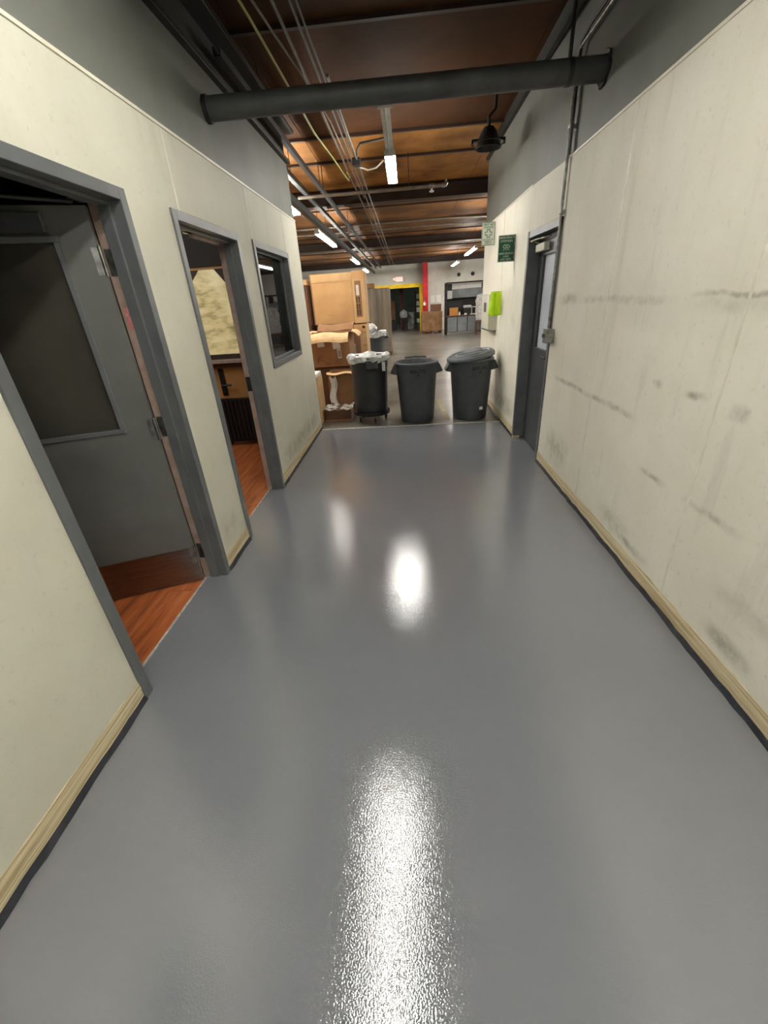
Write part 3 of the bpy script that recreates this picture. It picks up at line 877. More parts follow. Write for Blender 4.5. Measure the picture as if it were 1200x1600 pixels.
for (body, size, z) in (('FIRST AID', .034, .112), ('STATION', .034, .078), ('ESTACIÓN DE', .024, -.072), ('PRIMEROS', .024, -.096), ('AUXILIOS', .024, -.120)):
    text(body, size, 'sign_green', 'lettering', s1, xf=(-.010, -.0055, z))
s2 = thing('eyewash_sign', 'green emergency eyewash sign projecting from the right wall', 'sign', (XR2, 5.52, 1.995), 0)
s2.scale = (.86, .86, .86)
obj('sign_plate', MB().box(-.215, -.005, -.012, .012, -.15, .15), 'sign_white', s2, bevel=.003)
obj('green_field', MB().box(-.207, -.013, -.0135, -.012, -.142, .142), 'sign_green', s2)
obj('mounting_flange', MB().box(-.012, .0, -.02, .02, -.15, .15), 'steel', s2)
for (body, size, z) in (('EMERGENCY', .034, .118), ('EYEWASH', .034, .082), ('EMERGENCIA', .031, -.056), ('LAVE', .031, -.088), ('LOS OJOS', .031, -.120)):
    text(body, size, 'sign_white', 'lettering', s2, xf=(-.11, -.0145, z))
g = MB()
eye = [(-.11 + .042 * math.cos(t_), -.0145, .022 + .020 * math.sin(t_)) for t_ in [2 * PI * i / 24 for i in range(25)]]
g.tube(eye, .004, 5, False)
g.tube([(-.11 + .011 * math.cos(2 * PI * i / 12), -.0145, .022 + .011 * math.sin(2 * PI * i / 12)) for i in range(13)], .004, 5, False)
for a in (-.03, -.01, .01, .03):
    g.tube([(-.11 + a, -.0145, -.004), (-.11 + a * 1.2, -.0145, -.022)], .003, 5)
obj('eye_symbol', g, 'sign_white', s2)

wb = thing('wall_box', 'cream metal box mounted on the far end of right wall', 'box', (XR2, 6.3, 1.33))
obj('box_body', MB().box(-.10, 0, 0, .6, -.225, .225), 'box_cream', wb, bevel=.006)
obj('box_door', MB().box(-.112, -.10, .01, .59, -.215, .215), 'box_cream', wb, bevel=.003)
obj('slot_cover', MB().box(-.116, -.112, .22, .40, .0, .12), 'pipe', wb, bevel=.002)
obj('bottom_lip', MB().box(-.11, 0, -.006, .6, -.235, -.225), 'steel', wb)
def vestfn(u, v):
    w = .062 + .018 * v
    return (XR2 - .078 + (u - .5) * 2 * w - .012 * v, 6.04 - .02 * math.sin(u * 7) * (.4 + v) - .03 * u, 1.575 - .275 * v + .004 * math.sin(u * 14))
o = obj('hivis_vest', MB().grid(vestfn, 18, 14), 'vest', solid=.006, smooth=True)
tag(o, 'fluorescent yellow green cloth hanging on the right wall above bin', 'vest')
obj('fold', MB().grid(lambda u, v: (XR2 - .060 + (u - .5) * (.05 + .02 * v), 6.00 - .02 * u, 1.57 - .25 * v), 4, 6), 'vest', o, solid=.006)
obj('hook', MB().tube([(XR2, 6.05, 1.575), (XR2 - .10, 6.05, 1.575), (XR2 - .145, 6.05, 1.57)], .004, 6), 'steel', o)

# ================================================================== BINS
def bin_profile(h, rb, rt):
    def rad(z):
        return rb + (rt - rb) * (z / h)
    p = [(.001, .012), (rb - .03, .012), (rb - .02, 0), (rb - .006, .0), (rb, .012)]
    for q in (.25, .5, .72):
        p.append((rad(h * q), h * q))
    zz = h * .80
    p += [(rad(zz), zz), (rad(zz) + .008, zz + .015), (rad(h) + .004, h - .03), (rad(h) + .018, h - .026), (rad(h) + .022, h - .012), (rad(h) + .014, h), (rad(h) - .002, h), (rad(h) - .012, h - .02), (rad(zz) - .008, zz), (rb - .012, .03), (.001, .025)]
    return p, rad
def handle(m, h, rad, ang, w=.17):
    """moulded grip: a hood that flares out from under the rim"""
    ca, sa = math.cos(ang), math.sin(ang)
    r0 = rad(h * .9)
    pr = [(r0 - .02, h - .028), (r0 + .028, h - .032), (r0 + .078, h - .125), (r0 + .074, h - .142), (r0 - .03, h - .165)]
    vs, fs = [], []
    n = len(pr)
    for s in (-1, 1):
        for (r, z) in pr:
            ww = w / 2 * s * (1 if r < r0 + .05 else .9)
            vs.append((r * ca - ww * sa, r * sa + ww * ca, z))
    fs = [tuple(range(n)), tuple(range(2 * n - 1, n - 1, -1))] + [(i, n + i, n + (i + 1) % n, (i + 1) % n) for i in range(n)]
    m.add(vs, fs)
    return m
def bin_thing(label, loc, h, rb, rt, m, rz=0., ha=(0, PI), letters=True, la=0., name='waste_bin'):
    t = thing(name, label, 'bin', loc, rz, 'round waste bins')
    prof, rad = bin_profile(h, rb, rt)
    obj('body', MB().lathe(prof, 48), m, t, smooth=True)
    obj('rim', MB().lathe([(rad(h) - .004, h - .012), (rad(h) + .002, h + .004), (rad(h) + .016, h + .004), (rad(h) + .024, h - .008), (rad(h) + .020, h - .022)], 48), 'bin_lid' if m == 'bin_grey' else m, t, smooth=True)
    for a in ha:
        obj('handle', handle(MB(), h, rad, a), m, t, bevel=.008)
    if letters:
        g = MB().tube([(-.15, rt + .0, h - .03), (-.15, rt + .05, h + .012), (0, rt + .07, h + .018), (.15, rt + .05, h + .012), (.15, rt, h - .03)], .012, 8)
        obj('rear_grip', g, m, t, smooth=True)
    if letters:
        text('BRUTE', .062, 'ink', 'lettering', t, bend=(lambda z: rad(z) + .010, la, h - .105), sx=1.15)
        text('44', .036, 'ink', 'lettering', t, bend=(lambda z: rad(z) + .010, la, h - .152), sx=1.2)
    return t, rad
b2, rad2 = bin_thing('open grey bin without lid, middle of three in the corridor mouth', (.115, 5.99, 0), .80, .232, .285, 'bin_grey', R(1), la=R(2))
b3, rad3 = bin_thing('grey bin with a lid lying askew, beside the right wall', (.86, 5.985, 0), .80, .232, .285, 'bin_grey', R(4), la=R(13))
obj('paper_tag', MB().box(.035, .085, -.250, -.247, .13, .17), 'paper', b3, rot=(R(-3), 0, R(12)))
ld = thing('bin_lid', 'grey ribbed lid tilted on top of the right hand bin', 'lid', (.85, 5.99, .815))
ld.rotation_euler = (R(2), R(-8), 0)
ld.location.z = .835
prof = [(.318, -.03), (.322, -.005), (.315, .012), (.295, .014), (.285, .030), (.255, .034), (.245, .022), (.20, .024), (.19, .040), (.10, .046), (.001, .048)]
obj('lid_disc', MB().lathe(prof, 48), 'bin_lid', ld, smooth=True, solid=.006)
for a in (-.07, .07):
    obj('lid_rib', MB().box(-.17, .17, a - .012, a + .012, .03, .056), 'bin_lid', ld, bevel=.006)
# dolly bin with liner
b1, rad1 = bin_thing('black bin with liner on a wheeled dolly, left of three', (-.545, 6.07, .13), .76, .235, .262, 'bin_black', R(-3), ha=(R(-75), R(105)), letters=False)
obj('dolly_plate', MB().lathe([(.001, -.03), (.25, -.03), (.262, -.02), (.262, .02), (.25, .02), (.245, -.0), (.001, -.0)], 36), 'black', b1, smooth=True)
for k in range(5):
    a = R(-90 + 18 + 72 * k)
    q = (.20 * math.cos(a), .20 * math.sin(a))
    cs = obj('castor', MB().tube([(q[0] - .012, q[1], -.095), (q[0] + .012, q[1], -.095)], .035, 16), 'black', b1, smooth=True)
    obj('fork', MB().box(q[0] - .02, q[0] - .014, q[1] - .012, q[1] + .012, -.10, -.03).box(q[0] + .014, q[0] + .02, q[1] - .012, q[1] + .012, -.10, -.03), 'steel', cs)
lr = random.Random(5)
ph = [lr.uniform(0, 6.28) for _ in range(6)]
def wob(i, a, r, z):
    k = .010 * math.sin(9 * a + ph[i % 6]) + .006 * math.sin(17 * a + ph[(i + 2) % 6])
    return r + k * (i > 0 and 1 or .3), z + .014 * math.sin(5 * a + ph[(i + 1) % 6]) * (i != 3)
obj('liner', MB().lathe([(.20, .70), (.245, .755), (.275, .785), (.292, .778), (.298, .745), (.290, .70)], 64, wob=wob), 'liner', b1, smooth=True)
obj('paper_tag', MB().box(.17, .215, -.235, -.232, .58, .70), 'paper', b1, rot=(0, 0, R(9)))
b4, rad4 = bin_thing('grey bin with white bag hanging over rim, farther back by cartons', (-.76, 10.7, 0), .92, .215, .25, 'bin_grey', 0., letters=False)
def wob4(i, a, r, z):
    return r + .012 * math.sin(7 * a + ph[i % 6]), z + .02 * math.sin(4 * a + ph[(i + 3) % 6])
obj('liner', MB().lathe([(.21, .88), (.25, .935), (.275, .93), (.285, .89), (.28, .82)], 48, wob=wob4), 'liner', b4, smooth=True)
o = obj('plastic_bag', MB().lathe([(.02, .0), (.12, .02), (.15, .07), (.12, .13), (.05, .17), (.01, .16)], 24, wob=wob4), 'liner', smooth=True, loc=(-.84, 10.62, .93))
tag(o, 'crumpled white plastic bag stuffed on top of the farther bin', 'bag')

# ================================================================== CARTONS
def carton(label, loc, w, d, h, m, rz=0., flaps=None, tape=True, name='carton', seam=True):
    """origin at the front left bottom corner; flaps = list of (side, angle, length, material) for an open box"""
    t = thing(name, label, 'carton', loc, rz, 'cartons piled behind the left wall')
    if flaps is None:
        obj('body', MB().box(0, w, 0, d, 0, h), m, t, bevel=.006)
        if seam:
            obj('top_flap', MB().box(.002, w - .002, .002, d / 2 - .002, h, h + .004), m, t)
            obj('top_flap', MB().box(.002, w - .002, d / 2 + .002, d - .002, h, h + .004), m, t)
        if tape:
            obj('tape', MB().box(-.001, w + .001, d / 2 - .03, d / 2 + .03, h + .004, h + .005), 'tape', t)
    else:
        k = .006
        mb = MB().box(0, w, 0, k, 0, h).box(0, w, d - k, d, 0, h).box(0, k, k, d - k, 0, h).box(w - k, w, k, d - k, 0, h).box(k, w - k, k, d - k, 0, k)
        obj('body', mb, m, t)
        for (side, ang, ln, fm) in flaps:
            a = R(ang)
            def fp(u, v, side=side, a=a, ln=ln):
                cv = a + .35 * v * v
                o_, z_ = math.sin(cv) * ln * v, h + math.cos(cv) * ln * v
                z_ += .012 * math.sin(u * 7 + ang)
                return {'f': (u * w, -o_, z_), 'b': (u * w, d + o_, z_), 'l': (-o_, u * d, z_), 'r': (w + o_, u * d, z_)}[side]
            obj('flap', MB().grid(fp, 8, 5), fm, t, solid=.006)
    return t
def label_on(t, x0, x1, z0, z1, m='paper', y=-.002, name='shipping_label', tilt=0.):
    o = obj(name, MB().box(0, x1 - x0, -.001, .0, 0, z1 - z0), m, t, (x0, y, z0), (0, tilt, 0))
    return o
# lowest row, front
c = carton('dark carton wrapped in film on the floor, lowest of the heap', (-1.245, 6.06, 0), .385, .36, .17, 'kraft4', R(1), seam=False, tape=False)
def filmfn(u, v):
    return (-.02 + .425 * u, -.015 + .39 * v, .175 + .018 * math.sin(u * 9 + v * 5) * math.sin(v * 7) + .012 * math.sin(u * 21))
obj('film', MB().grid(filmfn, 18, 14), 'film', c, solid=.002, smooth=True)
obj('pallet_edge', MB().box(-.01, .395, -.012, .0, 0, .03), 'kraft3', c)
c = carton('pale tall carton standing right behind the left wall end', (-1.625, 5.98, 0), .345, .35, .64, 'kraft2', 0, tape=False)
obj('foam_slab', MB().box(-.01, .335, -.01, .355, .646, .70), 'paper', c, bevel=.008)
c = carton('open carton with white plastic spilling out, above the film wrapped one', (-1.22, 6.47, 0), .39, .34, .64, 'kraft3', R(-1), flaps=[('f', 78, .10, 'kraft2'), ('r', 60, .16, 'kraft')])
def spill(u, v):
    return (.02 + .10 * u + .02 * math.sin(v * 6), -.012 - .02 * math.sin(u * PI) - .01 * math.sin(v * 11), .58 - .40 * v + .015 * math.sin(u * 8))
obj('plastic_wrap', MB().grid(spill, 8, 20), 'paper', c, solid=.004, smooth=True)
obj('front_seam', MB().box(.135, .14, -.002, 0, .0, .62), 'kraft4', c)
# middle row
c = carton('big open carton with drooping flaps and white labels on its front', (-1.50, 6.93, .67), .60, .50, .50, 'kraft3', R(-2), flaps=[('f', 112, .19, 'kraft5'), ('l', 75, .16, 'kraft5'), ('r', 96, .15, 'kraft5'), ('b', 40, .2, 'kraft3')])
label_on(c, .085, .20, .30, .415, tilt=R(-3))
label_on(c, .335, .455, .26, .40, tilt=R(-6))
label_on(c, .40, .46, .12, .26, name='barcode_label', tilt=R(-4))
for k in range(6):
    label_on(c, .41 + k * .007, .413 + k * .007 + .001 * (k % 3), .14, .245, 'ink', -.0035, 'barcode_bar', R(-4))
sc = MB()
sc.tube([(.10 + .04 * math.cos(a * .7), -.003, .12 + .05 * math.sin(a)) for a in [i * .5 for i in range(14)]], .003, 5)
sc.tube([(.10, -.003, .12), (.26, -.003, .03)], .003, 5)
obj('marker_scribble', sc, 'ink', c)
c = carton('brown support carton hidden under the big open carton', (-1.55, 6.97, 0), .62, .5, .655, 'kraft4', 0, seam=False, tape=False)
c = carton('narrow upright carton with a barcode label, right of open carton', (-.985, 7.62, 0), .19, .35, 1.12, 'kraft3', 0, tape=False)
label_on(c, .05, .10, .78, .93)
for k in range(5):
    label_on(c, .058 + k * .008, .061 + k * .008, .80, .90, 'ink', -.0035, 'barcode_bar')
c = carton('pale carton tower with cut out slots under the printed carton', (-.94, 8.05, 0), .22, .6, 1.22, 'kraft2', 0, seam=False, tape=False)
obj('corner_post', MB().box(.0, .035, -.03, .0, 0, 1.2), 'kraft', c)
obj('shelf_edge', MB().box(.035, .22, -.012, .0, .86, .885), 'kraft', c)
obj('shelf_edge', MB().box(.035, .22, -.014, .0, 1.09, 1.22), 'kraft', c)
obj('slot', MB().box(.15, .20, -.016, -.013, 1.15, 1.19), 'ink', c)
obj('slot', MB().box(.05, .12, -.003, .0, 1.0, 1.03), 'kraft4', c)
obj('slot', MB().box(.12, .17, -.003, .0, .60, .66), 'kraft4', c)
# top row
c = carton('largest plain kraft carton on top of the heap', (-1.62, 8.06, 1.25), .70, .55, .78, 'kraft', 0, tape=True)
obj('upper_band', MB().box(0, .70, -.006, 0, .66, .78), 'kraft2', c)
text('• • ———', .03, 'kraft3', 'print', c, xf=(.30, -.002, .14))
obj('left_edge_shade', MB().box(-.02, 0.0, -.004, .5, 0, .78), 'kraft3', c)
obj('lower_support', MB().box(0, .67, .02, .55, -1.25, -.002), 'kraft4', c)
c = carton('tall printed carton with handling symbols, top right of the heap', (-.915, 8.04, 1.235), .215, .55, .81, 'kraft2', 0, tape=False)
obj('upper_band', MB().box(0, .215, -.006, 0, .69, .81), 'kraft', c)
obj('print_panel', MB().box(.045, .15, -.001, 0, .10, .66), 'kraft3', c)
label_on(c, .065, .115, .44, .60, y=-.0025)
for zz in (.33, .22, .13):
    g = MB()
    g.box(.06, .075, -.0035, -.0015, zz, zz + .07).box(.10, .115, -.0035, -.0015, zz, zz + .07)
    g.prism([(.05, zz + .065), (.085, zz + .065), (.0675, zz + .09)], 'y', -.0035, -.0015)
    g.prism([(.09, zz + .065), (.125, zz + .065), (.1075, zz + .09)], 'y', -.0035, -.0015)
    obj('handling_symbol', g, 'ink', c)
c = carton('dark carton with pale lid edge at far left of the heap', (-2.2, 7.9, 1.25), .53, .5, .70, 'kraft4', 0, tape=False, seam=False)
obj('lid', MB().box(-.01, .54, -.01, .51, .63, .71), 'kraft2', c, bevel=.005)
obj('lower_support', MB().box(0, .52, .02, .5, -1.25, -.002), 'kraft4', c)

# wrapped tall pallet load
wp = thing('wrapped_pallet', 'tall grey brown pallet load wrapped in film, behind farther bin', 'pallet load', (-.93, 14.6, 0))
def wrapbox(m, w, d, z0, z1, nx, amp):
    per = []
    k = nx
    for i in range(k): per.append((-w / 2 + w * i / k, -d / 2))
    for i in range(k): per.append((w / 2, -d / 2 + d * i / k))
    for i in range(k): per.append((w / 2 - w * i / k, d / 2))
    for i in range(k): per.append((-w / 2, d / 2 - d * i / k))
    rr = random.Random(3)
    offs = [rr.uniform(-amp, amp) for _ in per]
    vs, fs = [], []
    rows = 8
    for j in range(rows + 1):
        z = z0 + (z1 - z0) * j / rows
        for (p, o_) in zip(per, offs):
            s = 1 + (o_ + rr.uniform(-amp, amp) * .3) / (w / 2)
            vs.append((p[0] * s, p[1] * s, z))
    n = len(per)
    for j in range(rows):
        for i in range(n):
            fs.append((j * n + i, j * n + (i + 1) % n, (j + 1) * n + (i + 1) % n, (j + 1) * n + i))
    fs.append(tuple(rows * n + i for i in range(n)))
    return m.add(vs, fs)
obj('load', wrapbox(MB(), .86, .9, .12, 1.92, 14, .014), 'wrapbrown', wp)
for q in (-.38, 0, .38):
    obj('pallet_block', MB().box(q - .05, q + .05, -.45, .45, .0, .10), 'kraft4', wp)
obj('pallet_deck', MB().box(-.45, .45, -.46, .46, .10, .12), 'kraft4', wp)
c = carton('small carton lying on top of the wrapped pallet load', (-1.27, 14.2, 1.93), .32, .4, .13, 'kraft3')

# ================================================================== FAR END OF THE WAREHOUSE
YF = 24.5
m = MB().box(-9, -2.0, YF, YF + .25, 0, 3.42).box(.72, 9, YF, YF + .25, 0, 3.42).box(-2.0, .72, YF, YF + .25, 2.12, 3.42)
wf = struct('wall_far', 'pale grey painted far wall of the warehouse', 'wall', m, 'block')
struct('wall_far_left', 'pale grey side wall far to the left', 'wall', MB().box(-9.2, -9, YE, 34, 0, 3.42), 'block')
struct('wall_far_right', 'pale grey side wall far to the right', 'wall', MB().box(9, 9.2, YR, 34, 0, 3.42), 'block')
struct('wall_beyond', 'dim grey green wall of the room beyond the yellow doorway', 'wall', MB().box(-9, 9, 33.5, 33.7, 0, 3.42), 'green')
fy = struct('door_4', 'large doorway with bright yellow painted frame in far wall', 'door')
obj('frame_post', MB().box(.72, .90, YF - .04, YF + .25, 0, 2.30), 'yellow', fy)
obj('frame_post', MB().box(-2.18, -2.0, YF - .04, YF + .25, 0, 2.30), 'yellow', fy)
obj('frame_head', MB().box(-2.0, .72, YF - .04, YF + .25, 2.12, 2.30), 'yellow', fy)
rc = thing('steel_column', 'red painted steel column beside the yellow doorway', 'column', (1.03, 24.2, 0))
obj('flange', MB().box(-.13, .13, -.13, -.11, 0, 3.17), 'red', rc)
obj('flange', MB().box(-.13, .13, .11, .13, 0, 3.17), 'red', rc)
obj('web', MB().box(-.012, .012, -.11, .11, 0, 3.17), 'red', rc)
fe = thing('fire_extinguisher', 'small red and white fire extinguisher on the red column', 'fire extinguisher', (.96, 24.0, 1.15))
obj('cylinder', MB().lathe([(.001, 0), (.06, 0), (.07, .02), (.07, .30), (.05, .36), (.02, .38), (.001, .38)], 16), 'red', fe, smooth=True)
obj('label_band', MB().lathe([(.0715, .10), (.0715, .24)], 16), 'paper', fe)
obj('valve', MB().tube([(0, 0, .37), (0, 0, .43), (.08, -.02, .40)], .014, 8), 'black', fe)
ex = thing('exit_sign', 'lit red exit sign above the yellow doorway', 'sign', (-.30, 24.4, 2.53))
obj('housing', MB().box(-.19, .19, -.05, .09, -.12, .12), 'white', ex, bevel=.01)
obj('face', MB().box(-.175, .175, -.053, -.05, -.105, .105), 'exitlit', ex)
text('EXIT', .19, 'exitred', 'lettering', ex, xf=(0, -.054, 0))
el = thing('emergency_lamp', 'small bright emergency lamp head left of the exit sign', 'lamp', (-.56, 24.38, 2.55))
obj('lamp_head', MB().tube([(0, .1, 0), (0, .0, 0), (0, -.02, -.005)], [.03, .06, .07], 12), 'exitlit', el, smooth=True)
obj('arm', MB().tube([(0, .05, 0), (.08, .08, 0)], .012, 6), 'white', el)
for k, (px_, lab) in enumerate(((1.42, 'white notice sheet on far wall, left of the two'), (1.72, 'white notice sheet on far wall, right of the two'))):
    o = obj('notice_sheet', MB().box(-.12, .12, -.006, 0, -.17, .17), 'paper', loc=(px_, YF, 1.52))
    tag(o, lab, 'notice', 'notices on the far wall')
for k, (px_, lab) in enumerate(((2.75, 'small dark round device high on far wall, left of the two'), (3.45, 'small dark round device high on far wall, right of the two'))):
    o = obj('wall_device', MB().tube([(0, 0, 0), (0, -.05, 0), (0, -.08, 0)], [.09, .09, .05], 16), 'black', loc=(px_, YF, 2.55), smooth=True)
    tag(o, lab, 'wall device', 'devices on the far wall')

# pallet carton
pc = thing('pallet_carton', 'film wrapped brown carton on a pallet before the red column', 'pallet load', (1.26, 22.9, 0))
obj('load', wrapbox(MB(), .98, .95, .12, .97, 12, .012), 'wrapcarton', pc)
for q in (-.42, 0, .42):
    obj('pallet_block', MB().box(q - .05, q + .05, -.5, .5, 0, .10), 'kraft4', pc)
obj('pallet_deck', MB().box(-.52, .52, -.52, .52, .10, .12), 'kraft4', pc)
c = carton('low dark brown carton on top of the wrapped pallet carton', (1.22, 22.75, .98), .52, .5, .30, 'kraft4')
c = carton('white upright carton behind the wrapped pallet carton', (1.70, 23.45, 0), .12, .3, 1.22, 'paper', tape=False)

# workstation
ws = thing('workstation', 'black framed workbench with grey cabinet doors at far wall', 'workbench', (1.80, 20.6, 0))
for q in (0, 1.86):
    obj('post', MB().box(q - .03, q + .03, -.03, .03, 0, 2.12), 'black', ws)
    obj('post', MB().box(q - .03, q + .03, .72, .78, 0, 2.12), 'black', ws)
obj('top_rail', MB().box(-.03, 1.89, -.03, .03, 2.06, 2.12), 'black', ws)
obj('bottom_rail', MB().box(-.03, 1.89, -.03, .03, .05, .10), 'steel', ws)
obj('worktop', MB().box(-.05, 1.92, -.06, .8, .76, .80), 'kraft4', ws, bevel=.005)
for k in range(4):
    x0 = .05 + k * .45
    d_ = obj('cabinet_door', MB().box(x0, x0 + .42, -.02, .0, .14, .745), 'grey_lam', ws, bevel=.006)
    obj('door_pull', MB().box(x0 + .36, x0 + .38, -.035, -.02, .5, .62), 'steel', d_)
obj('cabinet_body', MB().box(.04, 1.85, .0, .75, .12, .76), 'darksteel', ws)
obj('back_panel', MB().box(0, 1.86, .76, .78, .80, 2.05), 'darksteel', ws)
uc = obj('upper_cabinet', MB().box(.12, 1.85, .40, .75, 1.50, 1.86), 'grey_lam', ws)
for k in range(4):
    x0 = .13 + k * .43
    obj('cabinet_door', MB().box(x0, x0 + .415, .38, .40, 1.505, 1.855), 'grey_lam', uc, bevel=.006)
obj('header_board', MB().box(.26, 1.55, .30, .32, 1.86, 2.06), 'white', ws)
for q in (.06, 1.58):
    obj('side_grille', MB().box(q, q + .2, .28, .32, 1.80, 2.06), 'black', ws)
obj('pinned_sheet', MB().box(.05, .27, .26, .262, 1.48, 1.80), 'paper', ws)
def on_bench(name, lab, cat, mb, m, x, y, **kw):
    o = obj(name, mb, m, loc=(1.80 + x, 20.6 + y, .80), **kw)
    return tag(o, lab, cat, 'things on the workbench')
on_bench('carton', 'small orange brown carton on the left of workbench', 'carton', MB().box(0, .36, 0, .3, 0, .30).box(-.01, .37, -.01, .16, .30, .315), 'amber', .16, .05, bevel=.006)
on_bench('bottle', 'small white bottle in front of the orange carton', 'bottle', MB().lathe([(.001, 0), (.035, 0), (.04, .02), (.04, .10), (.015, .13), (.015, .16), (.001, .16)], 16), 'paper', .58, .02, smooth=True)
on_bench('tape_roll', 'small white tape roll lying on the workbench', 'tape roll', MB().lathe([(.03, 0), (.06, 0), (.06, .07), (.03, .07), (.03, 0)], 18), 'paper', .85, .03, smooth=True)
pr_ = thing('printer', 'white label printer standing on the workbench', 'printer', (1.80 + .80, 20.6 + .25, .80), group='things on the workbench')
obj('base', MB().box(0, .3, 0, .3, 0, .28), 'darksteel', pr_, bevel=.01)
obj('cover', MB().box(-.01, .33, -.02, .3, .28, .38), 'white', pr_, bevel=.02)
obj('paper_slot', MB().box(.05, .25, -.022, -.018, .30, .312), 'black', pr_)
mo = thing('monitor', 'dark monitor at the back of workbench', 'monitor', (1.80 + .42, 20.6 + .5, .80), group='things on the workbench')
obj('screen', MB().box(-.32, .32, -.02, .03, .16, .56), 'black', mo, bevel=.008)
obj('stand', MB().box(-.03, .03, 0, .03, .01, .2).box(-.12, .12, -.06, .1, 0, .012), 'black', mo)
st = thing('desk_frame', 'white wire stand beside the printer', 'stand', (1.80 + 1.13, 20.6 + .12, .80), group='things on the workbench')
obj('uprights', MB().tube([(0, 0, .04), (0, 0, .30)], .012, 8).tube([(.18, 0, .04), (.18, 0, .30)], .012, 8), 'white', st)
obj('top_bar', MB().box(-.02, .22, -.03, .03, .29, .32), 'white', st)
obj('foot', MB().box(-.06, .26, -.1, .1, 0, .04), 'white', st, bevel=.008)
def bagw(i, a, r, z):
    return r * (1 + .10 * math.sin(5 * a + ph[i % 6]) + .05 * math.sin(11 * a + ph[(i + 1) % 6])), z
o = obj('plastic_bundle', MB().lathe([(.02, 0), (.24, .03), (.30, .25), (.27, .5), (.31, .8), (.24, 1.02), (.05, 1.08), (.01, 1.06)], 26, wob=bagw), 'film', loc=(3.36, 20.28, .55), smooth=True)
tag(o, 'tall bundle of clear plastic film at right end of workbench', 'plastic bundle')
o = obj('cart', MB().box(-.3, .3, -.25, .25, .12, .16).box(-.3, .3, -.25, .25, .48, .54).box(-.3, -.26, -.25, -.21, .0, .54).box(.26, .3, -.25, -.21, 0, .54).box(-.3, -.26, .21, .25, 0, .54).box(.26, .3, .21, .25, 0, .54), 'kraft4', loc=(3.36, 20.2, 0), bevel=.004)
tag(o, 'low dark cart under the plastic bundle', 'cart')

# things in the room beyond the yellow doorway
bc = thing('steel_column', 'dark red column standing beyond the yellow doorway', 'column', (-.25, 27.2, 0))
obj('flange', MB().box(-.10, .10, -.1, -.08, 0, 3.42).box(-.1, .1, .08, .1, 0, 3.42), mat('dark red paint', srgb(96, 22, 24), .5), bc)
obj('web', MB().box(-.01, .01, -.08, .08, 0, 3.42), 'red', bc)
dm = thing('drum', 'pale grey drum standing beyond the yellow doorway', 'drum', (.28, 27.4, 0))
obj('body', MB().lathe([(.001, 0), (.22, 0), (.23, .02), (.23, .28), (.24, .30), (.23, .32), (.23, .58), (.24, .60), (.23, .62), (.23, .86), (.22, .88)], 28), 'white', dm, smooth=True)
obj('drum_lid', MB().lathe([(.235, .87), (.24, .89), (.22, .90), (.001, .89)], 28), 'white', dm, smooth=True)
o = obj('plastic_bag', MB().lathe([(.03, 0), (.18, .03), (.24, .18), (.2, .34), (.08, .42), (.02, .46)], 24, wob=bagw), 'liner', loc=(-.12, 26.6, .62), smooth=True)
tag(o, 'white plastic bag beside the pale drum beyond the doorway', 'bag')
o = obj('stool', MB().box(-.2, .2, -.2, .2, .56, .62).box(-.2, -.16, -.2, -.16, 0, .56).box(.16, .2, -.2, -.16, 0, .56).box(-.2, -.16, .16, .2, 0, .56).box(.16, .2, .16, .2, 0, .56), 'darksteel', loc=(-.12, 26.6, 0))
tag(o, 'dark stand carrying the white bag beyond the doorway', 'stand')
sh = thing('shelving', 'dark shelf with white packages beyond the yellow doorway', 'shelf', (.72, 26.9, 0))
for q in (-.16, .24):
    obj('post', MB().box(q - .02, q + .02, -.25, -.21, 0, 2.0).box(q - .02, q + .02, .21, .25, 0, 2.0), 'black', sh)
for z in (.3, .85, 1.2, 1.55, 1.9):
    obj('shelf_board', MB().box(-.18, .26, -.25, .25, z, z + .03), 'black', sh)
for k, z in enumerate((.33, .88, 1.23, 1.58)):
    o = obj('package', MB().box(-.13, .14 + .05 * (k % 2), -.22, .12, 0, .22 + .03 * (k % 2)), 'paper', loc=(.74, 26.9, z), bevel=.02)
    tag(o, 'white package on the %s shelf beyond the doorway' % ('lowest', 'second', 'third', 'upper')[k], 'package', 'packages on the dark shelf')
c = carton('brown carton stack beyond the doorway left of the red column', (-1.15, 27.0, .55), .5, .5, 1.0, 'kraft3')
o = obj('crate', MB().box(-.3, .3, -.3, .3, 0, .5).box(-.32, .32, -.32, .32, .44, .52), 'darksteel', loc=(-.9, 27.25, 0), bevel=.01)
tag(o, 'dark crate under the brown cartons beyond the doorway', 'crate')
strip_light('dim lit strip light inside the room beyond the yellow doorway', -.6, 30.2, 2.9, 2.2, (False, True), tubes=1)

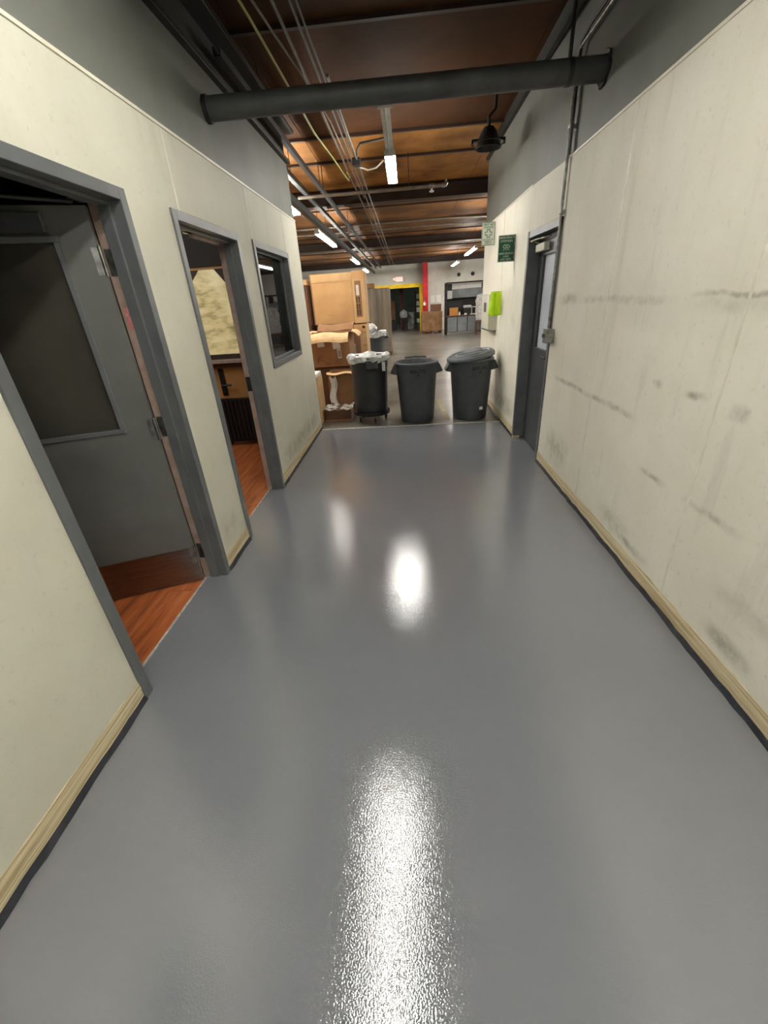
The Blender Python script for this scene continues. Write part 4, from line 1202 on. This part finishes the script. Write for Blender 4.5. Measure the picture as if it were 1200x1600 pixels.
# ================================================================== SIDE ROOM BEHIND THE SECOND DOORWAY
YB = 5.5
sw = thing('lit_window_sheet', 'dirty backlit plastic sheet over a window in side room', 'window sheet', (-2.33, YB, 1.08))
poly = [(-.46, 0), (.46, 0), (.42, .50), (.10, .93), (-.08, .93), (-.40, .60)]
patch_mb = MB()
patch_mb.prism(poly, 'y', -.020, -.012)
obj('sheet', patch_mb, 'litsheet', sw)  # made-up glowing shape for the patch of light on this wall
obj('sill', MB().box(-.75, .65, -.13, -.0, -.10, -.06), 'bare', sw, bevel=.004)
obj('sill_apron', MB().box(-.75, .65, -.04, 0, -.16, -.10), 'kraft4', sw)
obj('head_rail', MB().box(-.75, .65, -.03, 0, .93, .96), 'kraft', sw)
obj('surround', MB().box(-.75, .65, -.010, 0, -.06, .93), 'darkroom', sw)
obj('fascia', MB().box(-.75, .9, -.06, 0, .96, 1.5), mat('dark fascia board', srgb(34, 26, 20), .7), sw)  # dark board put where the room ceiling's shadow falls on the wall
hd = thing('lever_handle', 'dark lever handle on long backplate in side room', 'handle', (-2.43, YB, .735))
obj('backplate', MB().box(-.035, .035, -.012, 0, -.17, .17), 'black', hd, bevel=.004)
obj('lever', MB().tube([(0, -.01, -.03), (0, -.07, -.03), (.13, -.07, -.03)], .012, 8), 'darksteel', hd, smooth=True)
obj('cylinder_lock', MB().tube([(0, -.005, -.12), (0, -.03, -.12)], .022, 12), 'darksteel', hd)
ht = thing('heater', 'black ribbed floor heater standing in the side room', 'heater', (-2.14, 5.16, 0))
obj('casing', MB().box(-.30, .30, -.08, .08, .05, .58), 'black', ht, bevel=.01)
for k in range(11):
    obj('rib', MB().box(-.29 + k * .054, -.255 + k * .054, -.105, -.08, .08, .60), 'black', ht)
for q in (-.26, .26):
    obj('foot', MB().box(q - .03, q + .03, -.12, .12, 0, .05), 'black', ht)
strip_light('single tube strip light on the side room ceiling, out of view', -3.3, 4.0, 2.50, 1.24, (True,), tubes=1, ztop=2.6, glow='lit_high')  # unseen lamp added to brighten the side room
